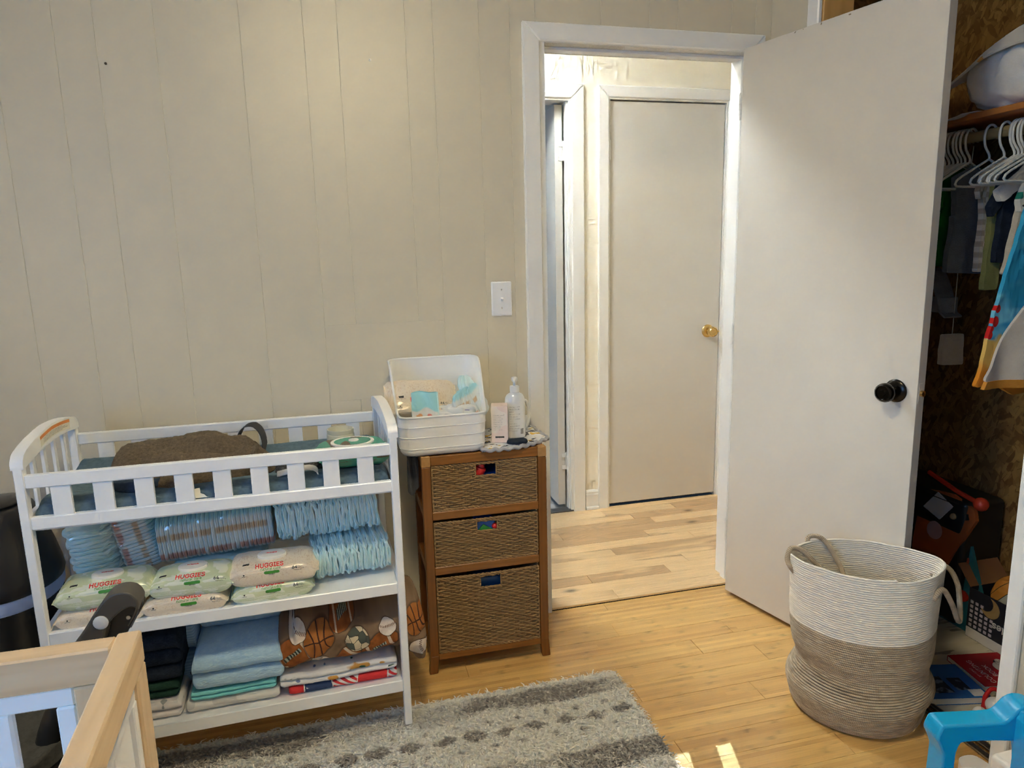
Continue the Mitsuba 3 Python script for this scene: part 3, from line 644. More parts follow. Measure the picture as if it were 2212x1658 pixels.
def at_table(x, y, z, yaw=0, tilt=0, roll=0):
    """Placer in the changing table's frame: x the middle, y the front edge of the packet."""
    def f(m):
        c = (0, 0, 0)
        if roll: rot(m, roll, (0, 1, 0))
        if tilt: rot(m, tilt, (1, 0, 0))
        if yaw: rot(m, yaw)
        mov(m, x, y, z); return TB(m)
    return f
SZ = .4445
wipes('wipes_packet', 'film_cream', at_table(-.738, .066, SZ - .010, 1, 0), seed=3, lid=False, label='cream wipes packet lying lowest at the left end of the middle shelf', t0=.010, hx=.012)
wipes('wipes_packet', 'film_cream', at_table(-.548, .062, SZ - .009, -2), seed=5, lid=False, label='cream wipes packet under the middle one of the green packets with lids', t0=.010, hx=.005)
wipes('wipes_packet', 'film_green', at_table(-.338, .060, SZ - .006, 1, 0, -1), L=.208, seed=8, lid=False, label='pale green wipes packet lying under the cream packet on the middle shelf', t0=.011, hx=-.006)
wipes('wipes_packet', 'film_green', at_table(-.728, .078, SZ + .037, 2, 2), L=.222, D=.120, H=.062, seed=11, label='pale green wipes packet with raised lid at the left end of the middle shelf', t0=.020, count=False, hx=.004)
wipes('wipes_packet', 'film_green', at_table(-.530, .074, SZ + .036, -3, 3), L=.205, D=.112, H=.056, seed=14, label='pale green wipes packet in the middle of the shelf, lying on a cream packet', t0=.017, hx=0.)
wipes('wipes_packet', 'film_cream', at_table(-.333, .070, SZ + .042, -2, 6), L=.228, D=.114, H=.058, seed=17, label='cream wipes packet on top of the pale green one before the blue diapers', t0=.016, hx=-.008, cr=.0045)
# ---------------------------------------------------------------- packs of diapers in clear film
mat('diaper_blue', lambda p, n, uv: mix((.50, .73, .77), (.76, .90, .92), uv.x * .6 + .5 * fbm(p.x * 80, p.y * 80, p.z * 80, 2) - .1), .9, .1)
def dprint(p, n, uv):
    b = uv.y
    c = mix((.66, .70, .70), (.34, .60, .68), smoothstep(.30, .42, b))
    o = smoothstep(.03, .09, b) * (1 - smoothstep(.17, .22, b)) * smoothstep(.30, .5, noise(p.x * 60, p.y * 20, uv.x * 9))
    r = smoothstep(-.40, -.33, b) * (1 - smoothstep(-.24, -.18, b)) * smoothstep(.25, .45, noise(p.x * 60 + 20, p.y * 20, uv.x * 7))
    c = mix(c, (.46, .27, .11), o * .75); return mix(c, (.50, .19, .13), r * .8)
mat('diaper_print', dprint, .9, .1)
scene['clear_film'] = {'type': 'thindielectric', 'int_ior': 1.5}
def leaf(d, h, t, seed, ruf):
    """A folded diaper: d deep (y), h high (z), t thick (x)."""
    a = np.linspace(0, 2 * np.pi, 44, endpoint=False); q = lambda c: np.sign(c) * np.abs(c) ** .5
    oy, oz = d / 2 * q(np.cos(a)), h / 2 * q(np.sin(a))
    rows = []
    for s, k in ((-1, .0), (-1, .5), (-.95, .93), (-.5, .985), (-.12, .99), (0, .965), (.12, .99), (.5, .985), (.95, .93), (1, .5), (1, 0)):
        rows.append(np.stack([np.full(44, s * t / 2), oy * k, oz * k], -1))
    P = np.array(rows); n = meshkit.fbm(P * [0, 60, 60] + seed * 1.7, 2, seed) - .5; n2 = meshkit.fbm(P * [0, 150, 150] + seed * 2.3, 2, seed + 1) - .5
    r = (np.hypot(P[..., 1] / (d / 2), P[..., 2] / (h / 2)) / 1.2)
    P[..., 0] += (n * ruf * 1.6 + n2 * ruf * .8) * np.clip(r, 0, 1) ** 2
    P[..., 2] += (meshkit.noise(np.full((1, 1, 3), seed * 3.3), seed) - .5) * ruf * 1.6
    m = grid(P, cv=True)
    if m.volume < 0: m.invert()
    return m, np.stack([np.full(P.shape[:2], (seed * .618) % 1), P[..., 2] / h], -1).reshape(-1, 2)
def film_wrap(lx, d, h, seed, pad=.006):
    a = np.linspace(0, 2 * np.pi, 60, endpoint=False); q = lambda c, e: np.sign(c) * np.abs(c) ** e
    us = np.r_[-1, np.linspace(-1, 1, 48), 1]; P = []
    for i, u in enumerate(us):
        k = 0. if i in (0, len(us) - 1) else (1 - abs(u) ** 14) ** .35 * .96 + .04
        P.append(np.stack([np.full(60, u * (lx / 2 + pad)), (d / 2 + pad) * k * q(np.cos(a), .42), (h / 2 + pad) * k * q(np.sin(a), .42)], -1))
    P = np.array(P); n = np.stack([0 * P[..., 0], P[..., 1] / (d / 2), P[..., 2] / (h / 2)], -1)
    w = (meshkit.fbm(P * [30, 55, 55] + seed, 3, seed) - .5) * 2; cr = 1 - 2 * np.abs(meshkit.noise(P * [55, 40, 40] + seed * 2, seed + 3) - .5)
    P = P + n * (.0032 * w + .0030 * np.clip(cr - .6, 0, 1) / .4)[..., None]
    m = grid(P, cv=True)
    if m.volume < 0: m.invert()
    return m
def diaper_pack(n, lx, d, h, mt, place, seed, ruf, label):
    key = num('diaper_pack'); t = lx / n
    for i in range(n):
        m, uv = leaf(d, h, t * 1.06, seed + i, ruf); mov(m, -lx / 2 + (i + .5) * t); put(num(key + '__diaper'), place(m), mt, True, uv=uv)
    put(key + '__film', place(film_wrap(lx, d, h, seed)), 'clear_film', True)
    tag(key, label, 'diaper pack')
def pose(x, y, z, rx=0, ry=0, rz=0):
    def f(m):
        if rx: rot(m, rx, (1, 0, 0))
        if ry: rot(m, ry, (0, 1, 0))
        if rz: rot(m, rz)
        mov(m, x, y, z); return TB(m)
    return f
diaper_pack(27, .205, .20, .095, 'diaper_blue', pose(-.133, .165, SZ + .055, 0, -2, 3), 20, .010, 'pack of pale blue diapers in clear film standing lowest, by the right leg')
diaper_pack(27, .275, .20, .120, 'diaper_blue', pose(-.185, .225, SZ + .168, 2, -3, 0), 60, .011, 'pack of pale blue diapers in clear film lying on top, just under the tray')
diaper_pack(26, .290, .19, .130, 'diaper_print', pose(-.480, .250, SZ + .142, 3, -3, 0), 100, .003, 'pack of printed white diapers in clear film lying behind the green and cream packets')
diaper_pack(16, .150, .18, .108, 'diaper_print', pose(-.680, .270, SZ + .135, 0, 78, 0), 140, .003, 'pack of printed diapers stacked upright between the blue pack and the long white one')
diaper_pack(17, .185, .20, .115, 'diaper_blue', pose(-.782, .265, SZ + .098, 0, 84, 0), 170, .009, 'pack of blue diapers stacked upright at the far left of the middle shelf')
put('diaper_packing', TB(mov(rbox(-.60, -.36, .16, .34, 0, .068, .02), 0, 0, SZ + .0005)), 'diaper_blue'); tag('diaper_packing', 'blue folded diapers lying flat under the long printed pack', 'diapers')
# ---------------------------------------------------------------- folded textiles on the bottom shelf
BZ = .1535
def fold_mesh(w, d, h, layers, seed, lump=.004, roll=.5, front_round=True, nx=46):
    """A folded cloth: layers stacked, joined by a fold at the front; w along x, d deep, h high."""
    t = h / layers; pts = []
    # cross-section outline in (y, z): right edge bulged per layer
    for k in range(layers):
        for a in np.linspace(-90, 90, 9): pts.append((t / 2 - (t / 2) * math.cos(math.radians(a)) * 1.0, t * k + t / 2 + t / 2 * math.sin(math.radians(a)) * .96))
    for k in range(layers - 1, -1, -1):
        for a in np.linspace(90, -90, 9): pts.append((d - t / 2 + (t / 2) * math.cos(math.radians(a)), t * k + t / 2 + t / 2 * math.sin(math.radians(a)) * .96))
    pr = np.array(pts); rows = []
    xs = w / 2 * np.r_[-1, -1 + .012 * np.ones(1), np.linspace(-.97, .97, nx), 1 - .012, 1]
    for i, x in enumerate(xs):
        e = (w / 2 - abs(x)) / .012; s = np.sqrt(np.clip(1 - (1 - np.clip(e, 0, 1)) ** 2, 0, 1)) * .8 + .2 if 0 < i < len(xs) - 1 else .0
        c = np.array([d / 2, h / 2]); q = c + (pr - c) * [min(1, .93 + .07 * s) if s else 0, s]
        rows.append(np.c_[np.full(len(pr), x), q])
    P = np.array(rows); nn = meshkit.fbm(P * 14 + seed * 2.1, 3, seed) - .5; n2 = meshkit.fbm(P * 40 + seed, 2, seed + 1) - .5
    P[..., 1] += nn * lump * 2 + n2 * lump * .5
    P[..., 2] = np.maximum(P[..., 2] + (nn * lump + n2 * lump * .6) * np.clip(P[..., 2] / h * 2, 0, 1), 0.0)
    m = grid(P, cv=True)
    if m.volume < 0: m.invert()
    return m
def folded(key, mt, x0, x1, y0, d, z, h, layers, seed, label, cat, yaw=0, lump=.004, group=None):
    m = fold_mesh(x1 - x0, d, h, layers, seed, lump); rot(m, yaw); mov(m, (x0 + x1) / 2, y0, z); k = num(key)
    put(k, TB(m), mt, True); tag(k, label, cat, group)
def knit(a, b, sx=300, h=.5):
    def f(p, n, uv): return mix(a, b, .6 * fbm(p.x * 60, p.y * 60, p.z * 60, 2) + .4 * noise(p.x * sx, p.y * sx, p.z * sx))
    return f
mat('plush_blue', knit((.32, .54, .76), (.60, .80, .92)), .95, .1, sheen=.5)
def herring(p, n, uv):
    v = p.z * 110 + p.y * 80; u = p.x * 55; z = dr.abs(u - dr.floor(u) - .5) * 2
    return dr.sin((v + z * 1.0) * 6.28) * .5 + .5
bump('plush_blue', herring, .003, 1e-3)
mat('terry_teal', knit((.10, .42, .46), (.26, .62, .64), 500), .95, .1); mat('fleece_white', lambda p, n, uv: mix((.66, .64, .60), (.40, .40, .40), smoothstep(.60, .66, noise(p.x * 32, p.y * 32, p.z * 32 + 4)) * .7), .95, .1)
mat('knit_navy', knit((.006, .009, .016), (.02, .028, .045)), .95, .1); mat('knit_darkgreen', knit((.006, .022, .016), (.018, .045, .034)), .95, .1)
def muslin(p, n, uv):
    spr = smoothstep(.80, .84, noise(p.x * 52, p.y * 40, p.z * 52)); return mix((.62, .58, .56), (.12, .15, .17), spr * .8)
mat('muslin_sprig', muslin, .95, .1)
mat('ribbed_ltblue', lambda p, n, uv: mix((.24, .40, .62), (.38, .55, .74), dr.sin(p.z * 900) * .5 + .5) * (1 - .7 * smoothstep(.84, .87, noise(p.x * 44, p.y * 44, p.z * 44))), .95, .1)
def leafprint(p, n, uv):
    c = mi.Color3f(.74, .72, .70)
    a = smoothstep(.70, .74, fbm(p.x * 28, p.y * 20, p.z * 34, 2)); b = smoothstep(.70, .73, fbm(p.x * 40 + 9, p.y * 30, p.z * 44 + 3, 2)); d = smoothstep(.72, .75, fbm(p.x * 36 + 19, p.y * 30, p.z * 30 + 31, 2))
    c = mix(c, (.42, .22, .06), a); c = mix(c, (.02, .07, .05), b); return mix(c, (.12, .16, .30), d)
mat('leaf_print', leafprint, .9, .1)
def flagprint(p, n, uv):
    u = p.x * 13 + .3 * noise(p.x * 20, p.z * 30); k = dr.floor(u); w = cell_rand(k, 4)
    st = smoothstep(.4, .6, dr.sin(p.x * 260 + p.z * 420) * .5 + .5)
    c = mix((.46, .035, .04), (.72, .66, .62), st * smoothstep(.34, .36, w) * (1 - smoothstep(.68, .70, w)))
    star = smoothstep(.80, .84, noise(p.x * 170, p.y * 60, p.z * 170)); nav = mix((.03, .05, .12), (.7, .7, .7), star)
    c = mix(c, nav, smoothstep(.68, .70, w)); f = u - k; return mix(c, (.72, .66, .60), 1 - smoothstep(.02, .05, f))
mat('flag_print', flagprint, .9, .1)
folded('baby_blanket', 'fleece_white', -.578, -.345, .028, .30, BZ, .032, 1, 2, 'white fleece blanket with grey spots, lowest under the pale blue blanket', 'blanket')
folded('terry_towel', 'terry_teal', -.565, -.352, .030, .28, BZ + .033, .024, 2, 4, 'teal terry towel folded between the white fleece and the pale blue blanket', 'towel')
folded('plush_blanket', 'plush_blue', -.556, -.328, .022, .32, BZ + .058, .090, 2, 6, 'pale blue herringbone plush blanket folded thick on the bottom shelf', 'blanket', lump=.007)
put('plush_blanket__back_fold', TB(mov(fold_mesh(.218, .20, .075, 1, 9, .006), -.44, .17, BZ + .149)), 'plush_blue', True)
folded('muslin_cloth', 'muslin_sprig', -.80, -.585, .030, .25, BZ, .045, 2, 8, 'white muslin cloth with small grey sprigs at the left of the bottom shelf', 'cloth')
folded('green_sweater', 'knit_darkgreen', -.78, -.592, .05, .24, BZ + .046, .040, 2, 10, 'dark green folded sweater lying on the white muslin cloth', 'sweater')
folded('navy_sweater', 'knit_navy', -.80, -.578, .055, .26, BZ + .087, .125, 3, 12, 'navy blue folded sweaters on top of the dark green one', 'sweater')
folded('ribbed_shirt', 'ribbed_ltblue', -.62, -.556, .15, .10, BZ + .001, .20, 2, 14, 'light blue ribbed shirt standing folded behind the navy sweater', 'shirt')
folded('flag_cloth', 'flag_print', -.325, -.03, .026, .25, BZ, .024, 1, 16, 'red cloth with stars and stripes, lowest at the right of the bottom shelf', 'cloth', lump=.003)
folded('leaf_cloth', 'leaf_print', -.345, -.028, .028, .28, BZ + .025, .036, 2, 18, 'white cloth printed with leaves, under the sports blanket', 'cloth', 1, lump=.006)
# sports blanket: balls printed on tan cloth
BALLS = [(-.305, .275, 'f', .05, 30), (-.235, .232, 'b', .026, 10), (-.165, .225, 'f', .045, 60), (-.075, .262, 'f', .045, 25), (-.10, .215, 'b', .017, -50), (.035, .232, 'b', .027, 10), (-.135, .285, 's', .034, 0), (-.05, .31, 'b', .024, 95), (.03, .31, 'k', .036, 20), (-.235, .30, 'k', .04, 10), (-.29, .325, 'b', .022, 60), (-.17, .335, 'f', .03, 10)]
def sports(p, n, uv):
    X, Z = uv.x, uv.y; wob = (fbm(X * 30, Z * 30, 3, 2) - .5) * .006; X = X + wob; Z = Z + wob
    g = fbm(X * 26, Z * 26, 0, 4); c = mix((.09, .055, .034), (.24, .165, .105), g)
    for bx, bz, kd, r, ang in BALLS:
        a = math.radians(ang); u = ((X - bx) * math.cos(a) + (Z - bz) * math.sin(a)) / r; v = (-(X - bx) * math.sin(a) + (Z - bz) * math.cos(a)) / r
        gg = fbm(X * 60 + bx * 90, Z * 60, 7, 3)
        if kd == 'f':
            q = dr.square(u) * .62 + dr.square(v) * 1.6 + dr.abs(u) * dr.abs(v) * .3
            col = mix((.10, .028, .010), (.30, .10, .03), gg)
            bandm = 1 - smoothstep(.07, .10, dr.abs(dr.abs(u) - .72)); col = mix(col, (.52, .44, .34), bandm * .8)
            lace = (1 - smoothstep(.10, .14, dr.abs(v))) * (1 - smoothstep(.46, .5, dr.abs(u))); col = mix(col, mix((.30, .34, .28), (.03, .035, .03), smoothstep(.45, .55, dr.sin(u * 40) * .5 + .5)), lace)
        elif kd == 'k':
            q = dr.square(u) + dr.square(v); col = mix((.16, .05, .016), (.34, .14, .045), gg)
            ln = dr.minimum(dr.minimum(dr.abs(u), dr.abs(v)), dr.abs(dr.abs(u) - .35 - .35 * dr.square(v))); col = mix((.04, .02, .015), col, smoothstep(.03, .06, ln))
        elif kd == 's':
            q = dr.square(u) + dr.square(v) * 1.5; f1, f2, w = voronoi(u * 1.7 + 5.2, v * 1.7 + 3.3)
            col = mix((.48, .40, .28), (.06, .07, .06), smoothstep(.55, .6, w)); col = mix((.04, .035, .03), col, smoothstep(.03, .08, f2 - f1))
        else:
            q = dr.square(u) + dr.square(v); col = mix((.46, .35, .27), (.74, .68, .60), gg)
            arcm = 1 - smoothstep(.05, .09, dr.abs(u - .1 - .28 * dr.square(v))); st = 1 - smoothstep(.12, .2, dr.abs(u - .1 - .28 * dr.square(v)))
            col = mix(col, (.10, .04, .03), st * smoothstep(.5, .7, dr.sin(v * 34) * .5 + .5)); col = mix(col, (.3, .2, .16), arcm * .5)
        inside = 1 - smoothstep(.92, 1.0, q); rim = smoothstep(.7, .95, q)
        c = mix(c, (.05, .028, .02), (1 - smoothstep(1.0, 1.25, q)) * .8); c = mix(c, col, inside)
    return c
mat('sports_print', sports, .95, .1, sheen=.3)
def sports_blanket():
    nu, nv = 90, 64; P = np.zeros((nu, nv, 3)); UV = np.zeros((nu, nv, 2))
    for i, u in enumerate(np.linspace(0, 1, nu)):
        x = -.345 + .405 * u
        e = min(u, 1 - u); k = math.sqrt(max(0, 1 - max(0, 1 - e / .06) ** 2)) * .9 + .1
        droop = .055 * max(0, (x + .015) / .07) if x > -.015 else 0
        h = .128 + .012 * math.sin(u * 7 + 1) - .02 * (u < .12) + .02 * u
        for j, a in enumerate(np.linspace(0, 2 * np.pi, nv, endpoint=False)):
            c, s = math.cos(a), math.sin(a); q = lambda t: math.copysign(abs(t) ** .75, t)
            y = .165 - (.14 * q(c)) * (.8 + .2 * k); z = BZ + .058 + h / 2 + h / 2 * q(s) * k - droop * (1 - s) * .6 - droop * .2
            P[i, j] = (x, y, z); UV[i, j] = (x, z)
    w = meshkit.fbm(P * [16, 16, 22], 3, 5) - .5; w2 = meshkit.fbm(P * [42, 42, 60], 2, 9) - .5
    P[..., 1] += .03 * w + .008 * w2; P[..., 2] += .022 * w + .006 * w2
    capl = P[:1].mean(1, keepdims=True).repeat(nv, 1); capr = P[-1:].mean(1, keepdims=True).repeat(nv, 1)
    P = np.concatenate([capl, P, capr]); UV = np.concatenate([UV[:1], UV, UV[-1:]])
    m = grid(P, cv=True)
    if m.volume < 0: m.invert()
    return m, UV.reshape(-1, 2)
sm, suv = sports_blanket()
put('sports_blanket', TB(sm), 'sports_print', True, uv=suv); tag('sports_blanket', 'tan blanket printed with footballs and baseballs, bulging past the right leg of the table', 'blanket')
# ---------------------------------------------------------------- wicker drawer tower
def teak(p, n, uv):
    g = fbm(p.x * 55 + 3, p.y * 55, p.z * 5, 3); s = dr.sin((p.x + p.y) * 420 + 9 * fbm(p.x * 20, p.y * 20, p.z * 4, 2)) * .5 + .5
    return mix((.105, .034, .006), (.19, .070, .014), .75 * g + .25 * s)
mat('teak', teak, .33, .5)
def teak_h(p, n, uv):
    g = fbm(p.x * 5 + 3, p.y * 55, p.z * 55, 3); s = dr.sin((p.z + p.y) * 420 + 9 * fbm(p.x * 4, p.y * 20, p.z * 20, 2)) * .5 + .5
    return mix((.13, .044, .008), (.25, .10, .022), .75 * g + .25 * s)
mat('teak_rail', teak_h, .33, .5)
mat('teak_end', lambda p, n, uv: mix((.27, .14, .045), (.36, .20, .075), fbm(p.x * 90, p.y * 90, p.z * 90, 3)), .45)
def seagrass(p, n, uv):
    tw = dr.sin((p.x * 1.0 + p.z * 1.4) * 1900) * .5 + .5; v = fbm(p.x * 30, p.z * 160, p.y * 30, 2)
    return mix((.135, .078, .032), (.36, .225, .105), .55 * v + .45 * tw)
mat('seagrass', seagrass, .75, .2)
mat('basket_inside', (.25, .155, .07), .9)
X0, X1, Y0, Y1, ZT = .2165, .6105, -.266, -.022, .722
def dput(n, m, mt='teak', s=False): put(num('drawer_tower__' + n), m, mt, s)
tag('drawer_tower', 'brown wooden drawer tower with three woven seagrass baskets', 'drawer unit')
PW = .027
for x0 in (X0, X1 - PW):
    for y0 in (Y0, Y1 - PW):
        c = [box(x0, x0 + PW, y0, y0 + PW, .06, .688, .0015)]
        sx = -.005 if x0 == X0 else .005
        ft = box(x0, x0 + PW, y0, y0 + PW, .0, .062, .0015); v = ft.vertices; v[:, 0] += sx * np.clip((.06 - v[:, 2]) / .06, 0, 1) ** 1.5; ft.vertices = v
        dput('post', join(c[0], ft))
        dput('corner_block', box(x0 - .0004, x0 + PW + .0004, y0 - .0004, y0 + PW + .0004, .6885, ZT, .002), 'teak_end')
for y0 in (Y0 + .0015, Y1 - PW + .0015):
    dput('rail', box(X0 + PW, X1 - PW, y0, y0 + .022, .691, ZT - .001, .002), 'teak_rail')
    for z0, z1 in ((.516, .5425), (.3345, .3615), (.045, .0685)):
        dput('rail', box(X0 + PW, X1 - PW, y0, y0 + .018, z0, z1, .002), 'teak_rail')
for x0 in (X0 + .002, X1 - PW + .006):
    for z0, z1 in ((.691, ZT - .001), (.516, .5425), (.3345, .3615), (.045, .0685)):
        dput('side_rail', box(x0, x0 + .018, Y0 + PW, Y1 - PW, z0, z1, .002))
dput('top_panel', box(X0 + .003, X1 - .003, Y0 + .003, Y1 - .003, ZT - .006, ZT - .0008), 'teak_rail')
for z in (.5395, .3585, .0655): dput('runner_board', box(X0 + .02, X1 - .02, Y0 + .02, Y1 - .02, z - .01, z), 'teak_rail')
def woven(x0, x1, z0, z1, hole, seed):
    """Front of a basket: strands over upright stakes, with the hand hole left open. Faces -y at y = 0."""
    r = np.random.default_rng(seed); pitch = .0063; st = .0188; rows = int((z1 - z0) / pitch); ms = []
    segs = []
    for j in range(rows):
        z = z0 + (j + .5) * (z1 - z0) / rows
        spans = [(x0, x1)]
        if hole[2] < z < hole[3]: spans = [(x0, hole[0]), (hole[1], x1)]
        for a, b in spans:
            n = max(3, int((b - a) / (st / 4)) + 1); x = np.linspace(a, b, n)
            amp = .0032; ph = np.pi * (x - x0) / st + j * np.pi
            y = -amp * np.sin(ph) + r.normal(0, .0003, n); zz = z + .0007 * np.sin(x * 31 + j * 1.7) + r.normal(0, .00035, n)
            ms.append(tube(np.c_[x, y, zz], .00285 + .0002 * r.random(), 6))
    stakes = []
    for k in range(int((x1 - x0) / st) + 1):
        x = x0 + (k + .5) * st
        if x > x1: break
        zs = [(z0, z1)] if not (hole[0] < x < hole[1]) else [(z0, hole[2]), (hole[3], z1)]
        for a, b in zs: stakes.append(tube([(x, .0005, a), (x, .0005, b)], .0022, 5))
    return join(*ms), join(*stakes)
def braid(pts, r=.0042, closed=False):
    p = np.asarray(pts, float); d = np.linalg.norm(np.diff(p, axis=0), axis=1).sum(); n = max(12, int(d / .004)); s = spline(p, n) if len(p) > 2 else np.linspace(p[0], p[1], n)
    t = np.arange(n) * .9; a = np.c_[np.sin(t) * 0, np.cos(t), np.sin(t)] * r * .5
    return join(tube(s + a, r * .62, 6), tube(s - a, r * .62, 6))
for k, (z0, z1, hole) in enumerate([(.545, .686, (.383, .449, .643, .679)), (.364, .503, (.381, .448, .4625, .4955)), (.071, .320, (.386, .454, .2735, .310))]):
    bx0, bx1 = .249, .578; yf = -.258 if k < 2 else -.262; yb = -.055
    key = num('drawer_tower__basket'); labels[key] = {'label': ['top woven basket, a red toy behind its hand hole', 'middle woven basket, blue toys behind its hand hole', 'lowest and tallest woven basket'][k]}
    strands, stakes = woven(bx0, bx1, z0, z1 - .004, hole, 30 + k)
    put(key + '__weave', mov(strands, 0, yf, 0), 'seagrass', True); tag(key + '__weave', kind='stuff')
    put(key + '__stake', mov(stakes, 0, yf, 0), 'seagrass', True); tag(key + '__stake', kind='stuff')
    rim = braid([(bx0 - .001, yf, z1), ((bx0 + bx1) / 2, yf - .001, z1 - .0015), (bx1 + .001, yf, z1)], .005)
    put(key + '__rim', join(rim, braid([(bx0, yf, z1), (bx0, yb, z1)], .005), braid([(bx1, yf, z1), (bx1, yb, z1)], .005), braid([(bx0, yb, z1), (bx1, yb, z1)], .005)), 'seagrass', True)
    put(key + '__edge', join(braid([(bx0 - .001, yf, z0), (bx0 - .001, yf, z1)], .0046), braid([(bx1 + .001, yf, z0), (bx1 + .001, yf, z1)], .0046), braid([(bx0, yf, z0 - .001), (bx1, yf, z0 - .001)], .0046)), 'seagrass', True)
    hx0, hx1, hz0, hz1 = hole
    put(key + '__handle_hole', join(braid([(hx0, yf - .002, hz0), (hx1, yf - .002, hz0)], .0042), braid([(hx0, yf - .001, hz0 - .004), (hx0, yf - .001, hz1 + .004)], .0038), braid([(hx1, yf - .001, hz0 - .004), (hx1, yf - .001, hz1 + .004)], .0038)), 'seagrass', True)
    sides = join(box(bx0 - .003, bx0 + .003, yf + .004, yb, z0, z1 - .003), box(bx1 - .003, bx1 + .003, yf + .004, yb, z0, z1 - .003), box(bx0, bx1, yb - .004, yb, z0, z1 - .003), box(bx0, bx1, yf + .004, yb, z0 - .002, z0 + .002))
    put(key + '__side', sides, 'basket_inside')
    lin = holed(bx0 + .003, bx1 - .003, z0, z1 - .004, [(hx0 - .001, hz0 - .001, hx1 + .001, hz1 + .004)], .0038, .0052); put(key + '__lining', mov(lin, 0, yf, 0), 'basket_inside')
for n, c in (('toy_red', (.52, .02, .02)), ('toy_blue', (.015, .10, .40)), ('toy_green', (.03, .26, .05)), ('toy_navy', (.012, .05, .14))): mat(n, c, .3)
def tower_toy(key, m, mt, lab, s=40): put(key, m, mt, s); tag(key, lab, 'toy')
tower_toy('toy_cup', mov(rot(lathe([(0, 0), (.014, 0), (.014, .010), (.018, .012), (.020, .030), (.019, .034), (.013, .036), (.012, .046), (0, .046)], 32), 20, (0, 1, 0)), .392, -.232, .6155 + .016), 'toy_red', 'red plastic toy seen through the hand hole of the top basket')
put('toy_cup__pile', rbox(.27, .56, -.235, -.07, .5485, .640, .02), 'toy_blue', 40)
tower_toy('toy_block', rot(rbox(.383, .445, -.245, -.18, .40, .489, .006), 0), 'toy_blue', 'blue toy block seen through the hand hole of the middle basket')
tower_toy('toy_wedge', mov(prism(sg.Polygon([(.384, .455), (.405, .478), (.440, .455)]).buffer(.002), -.2495, -.2462, 'xz'), 0, 0, 0), 'toy_green', 'small green toy piece in front of the blue block')
tower_toy('toy_peg', mov(trimesh.creation.icosphere(subdivisions=3, radius=.010), .442, -.2465, .470), 'toy_red', 'small red toy at the right of the middle hand hole', True)
tower_toy('toy_box', rbox(.37, .47, -.240, -.10, .08, .298, .008), 'toy_navy', 'dark blue toy seen through the hand hole of the lowest basket')
# grey cloth hanging at the left back of the tower
P = np.array([[(x, -.20 + .006 * math.sin(x * 260 + z * 20), z) for z in np.linspace(.605 + .02 * math.sin(x * 90), .7205, 16)] for x in np.linspace(.180, .2125, 14)])
mat('grey_jersey', knit((.045, .047, .055), (.085, .088, .098)), .95, .1)
put('hanging_cloth', shell(P, .004), 'grey_jersey', 60); tag('hanging_cloth', 'dark grey cloth hanging between the tower and the white table', 'cloth')
# ---------------------------------------------------------------- white bin on the tower
BX0, BX1, BY0, BY1, BZ0, BZ1 = .160, .419, -.268, -.045, .7245, .990
mat('bin_plastic', (.86, .84, .80), .38)
def rr_loop(x0, x1, y0, y1, r, n=120):
    p = np.array(rrect(x0, x1, y0, y1, r).exterior.segmentize(.004).coords)[:-1]; d = np.r_[0, np.cumsum(np.linalg.norm(np.diff(np.vstack([p, p[:1]]), axis=0), axis=1))]; t = np.linspace(0, d[-1], n, endpoint=False); q = np.vstack([p, p[:1]]); return np.c_[np.interp(t, d, q[:, 0]), np.interp(t, d, q[:, 1])]
N_ = 160
lo, hi = rr_loop(BX0, BX1, BY0, BY1, .034, N_), rr_loop(BX0 - .012, BX1 + .016, BY0 - .010, BY1 + .022, .046, N_)
def rim_z(y): return .846 + (.990 - .846) * (lambda t: t * t * (3 - 2 * t))(np.clip((y + .262) / .175, 0, 1))
def bin_pt(t, off=0):
    """t: height fraction of the full bin (0 bottom, 1 top); off: outward."""
    p = lo + (hi - lo) * np.asarray(t)[..., None]; return p
zr = rim_z(hi[:, 1])
cor = np.clip((.44 - np.abs(hi[:, 0] - .2925) / .3) / .06, 0, 1)
rows = []
for s in np.linspace(0, 1, 24):
    z = BZ0 + s * (zr - BZ0); t = (z - BZ0) / (BZ1 - BZ0); xy = bin_pt(t); sh = .012 * np.clip(1 - (z - BZ0) / .018, 0, 1) ** 2
    c = np.array([(BX0 + BX1) / 2, (BY0 + BY1) / 2]); d = (xy - c) / np.linalg.norm(xy - c, axis=1, keepdims=True); rows.append(np.c_[xy - d * sh[:, None], z])
outer = np.array(rows); c3 = np.array([(BX0 + BX1) / 2, (BY0 + BY1) / 2, 0]); dd = outer - c3; dd[..., 2] = 0; dd /= np.linalg.norm(dd, axis=-1, keepdims=True)
inner = outer - dd * .0032; inner[..., 2] = np.maximum(inner[..., 2], BZ0 + .004)
ctr = np.array([[(BX0 + BX1) / 2, (BY0 + BY1) / 2, BZ0]]).repeat(N_, 0); ctri = ctr + [0, 0, .004]
wall = grid(np.concatenate([ctr[None], outer, inner[::-1], ctri[None]]), cv=True)
if wall.volume < 0: wall.invert()
put('storage_bin__wall', wall, 'bin_plastic', 50)
put('storage_bin__rim', tube(outer[-1] - dd[-1] * .001, .0036, 10, closed=True), 'bin_plastic', True)
for z in (.748, .783, .815):
    xy = bin_pt(np.full(N_, (z - BZ0) / (BZ1 - BZ0))); put(num('storage_bin__ridge'), tube(np.c_[xy, np.full(N_, z)] + dd[8] * .0003, .0017, 8, closed=True), 'bin_plastic', True)
tag('storage_bin', 'white plastic bin with a high back standing on the drawer tower', 'bin')
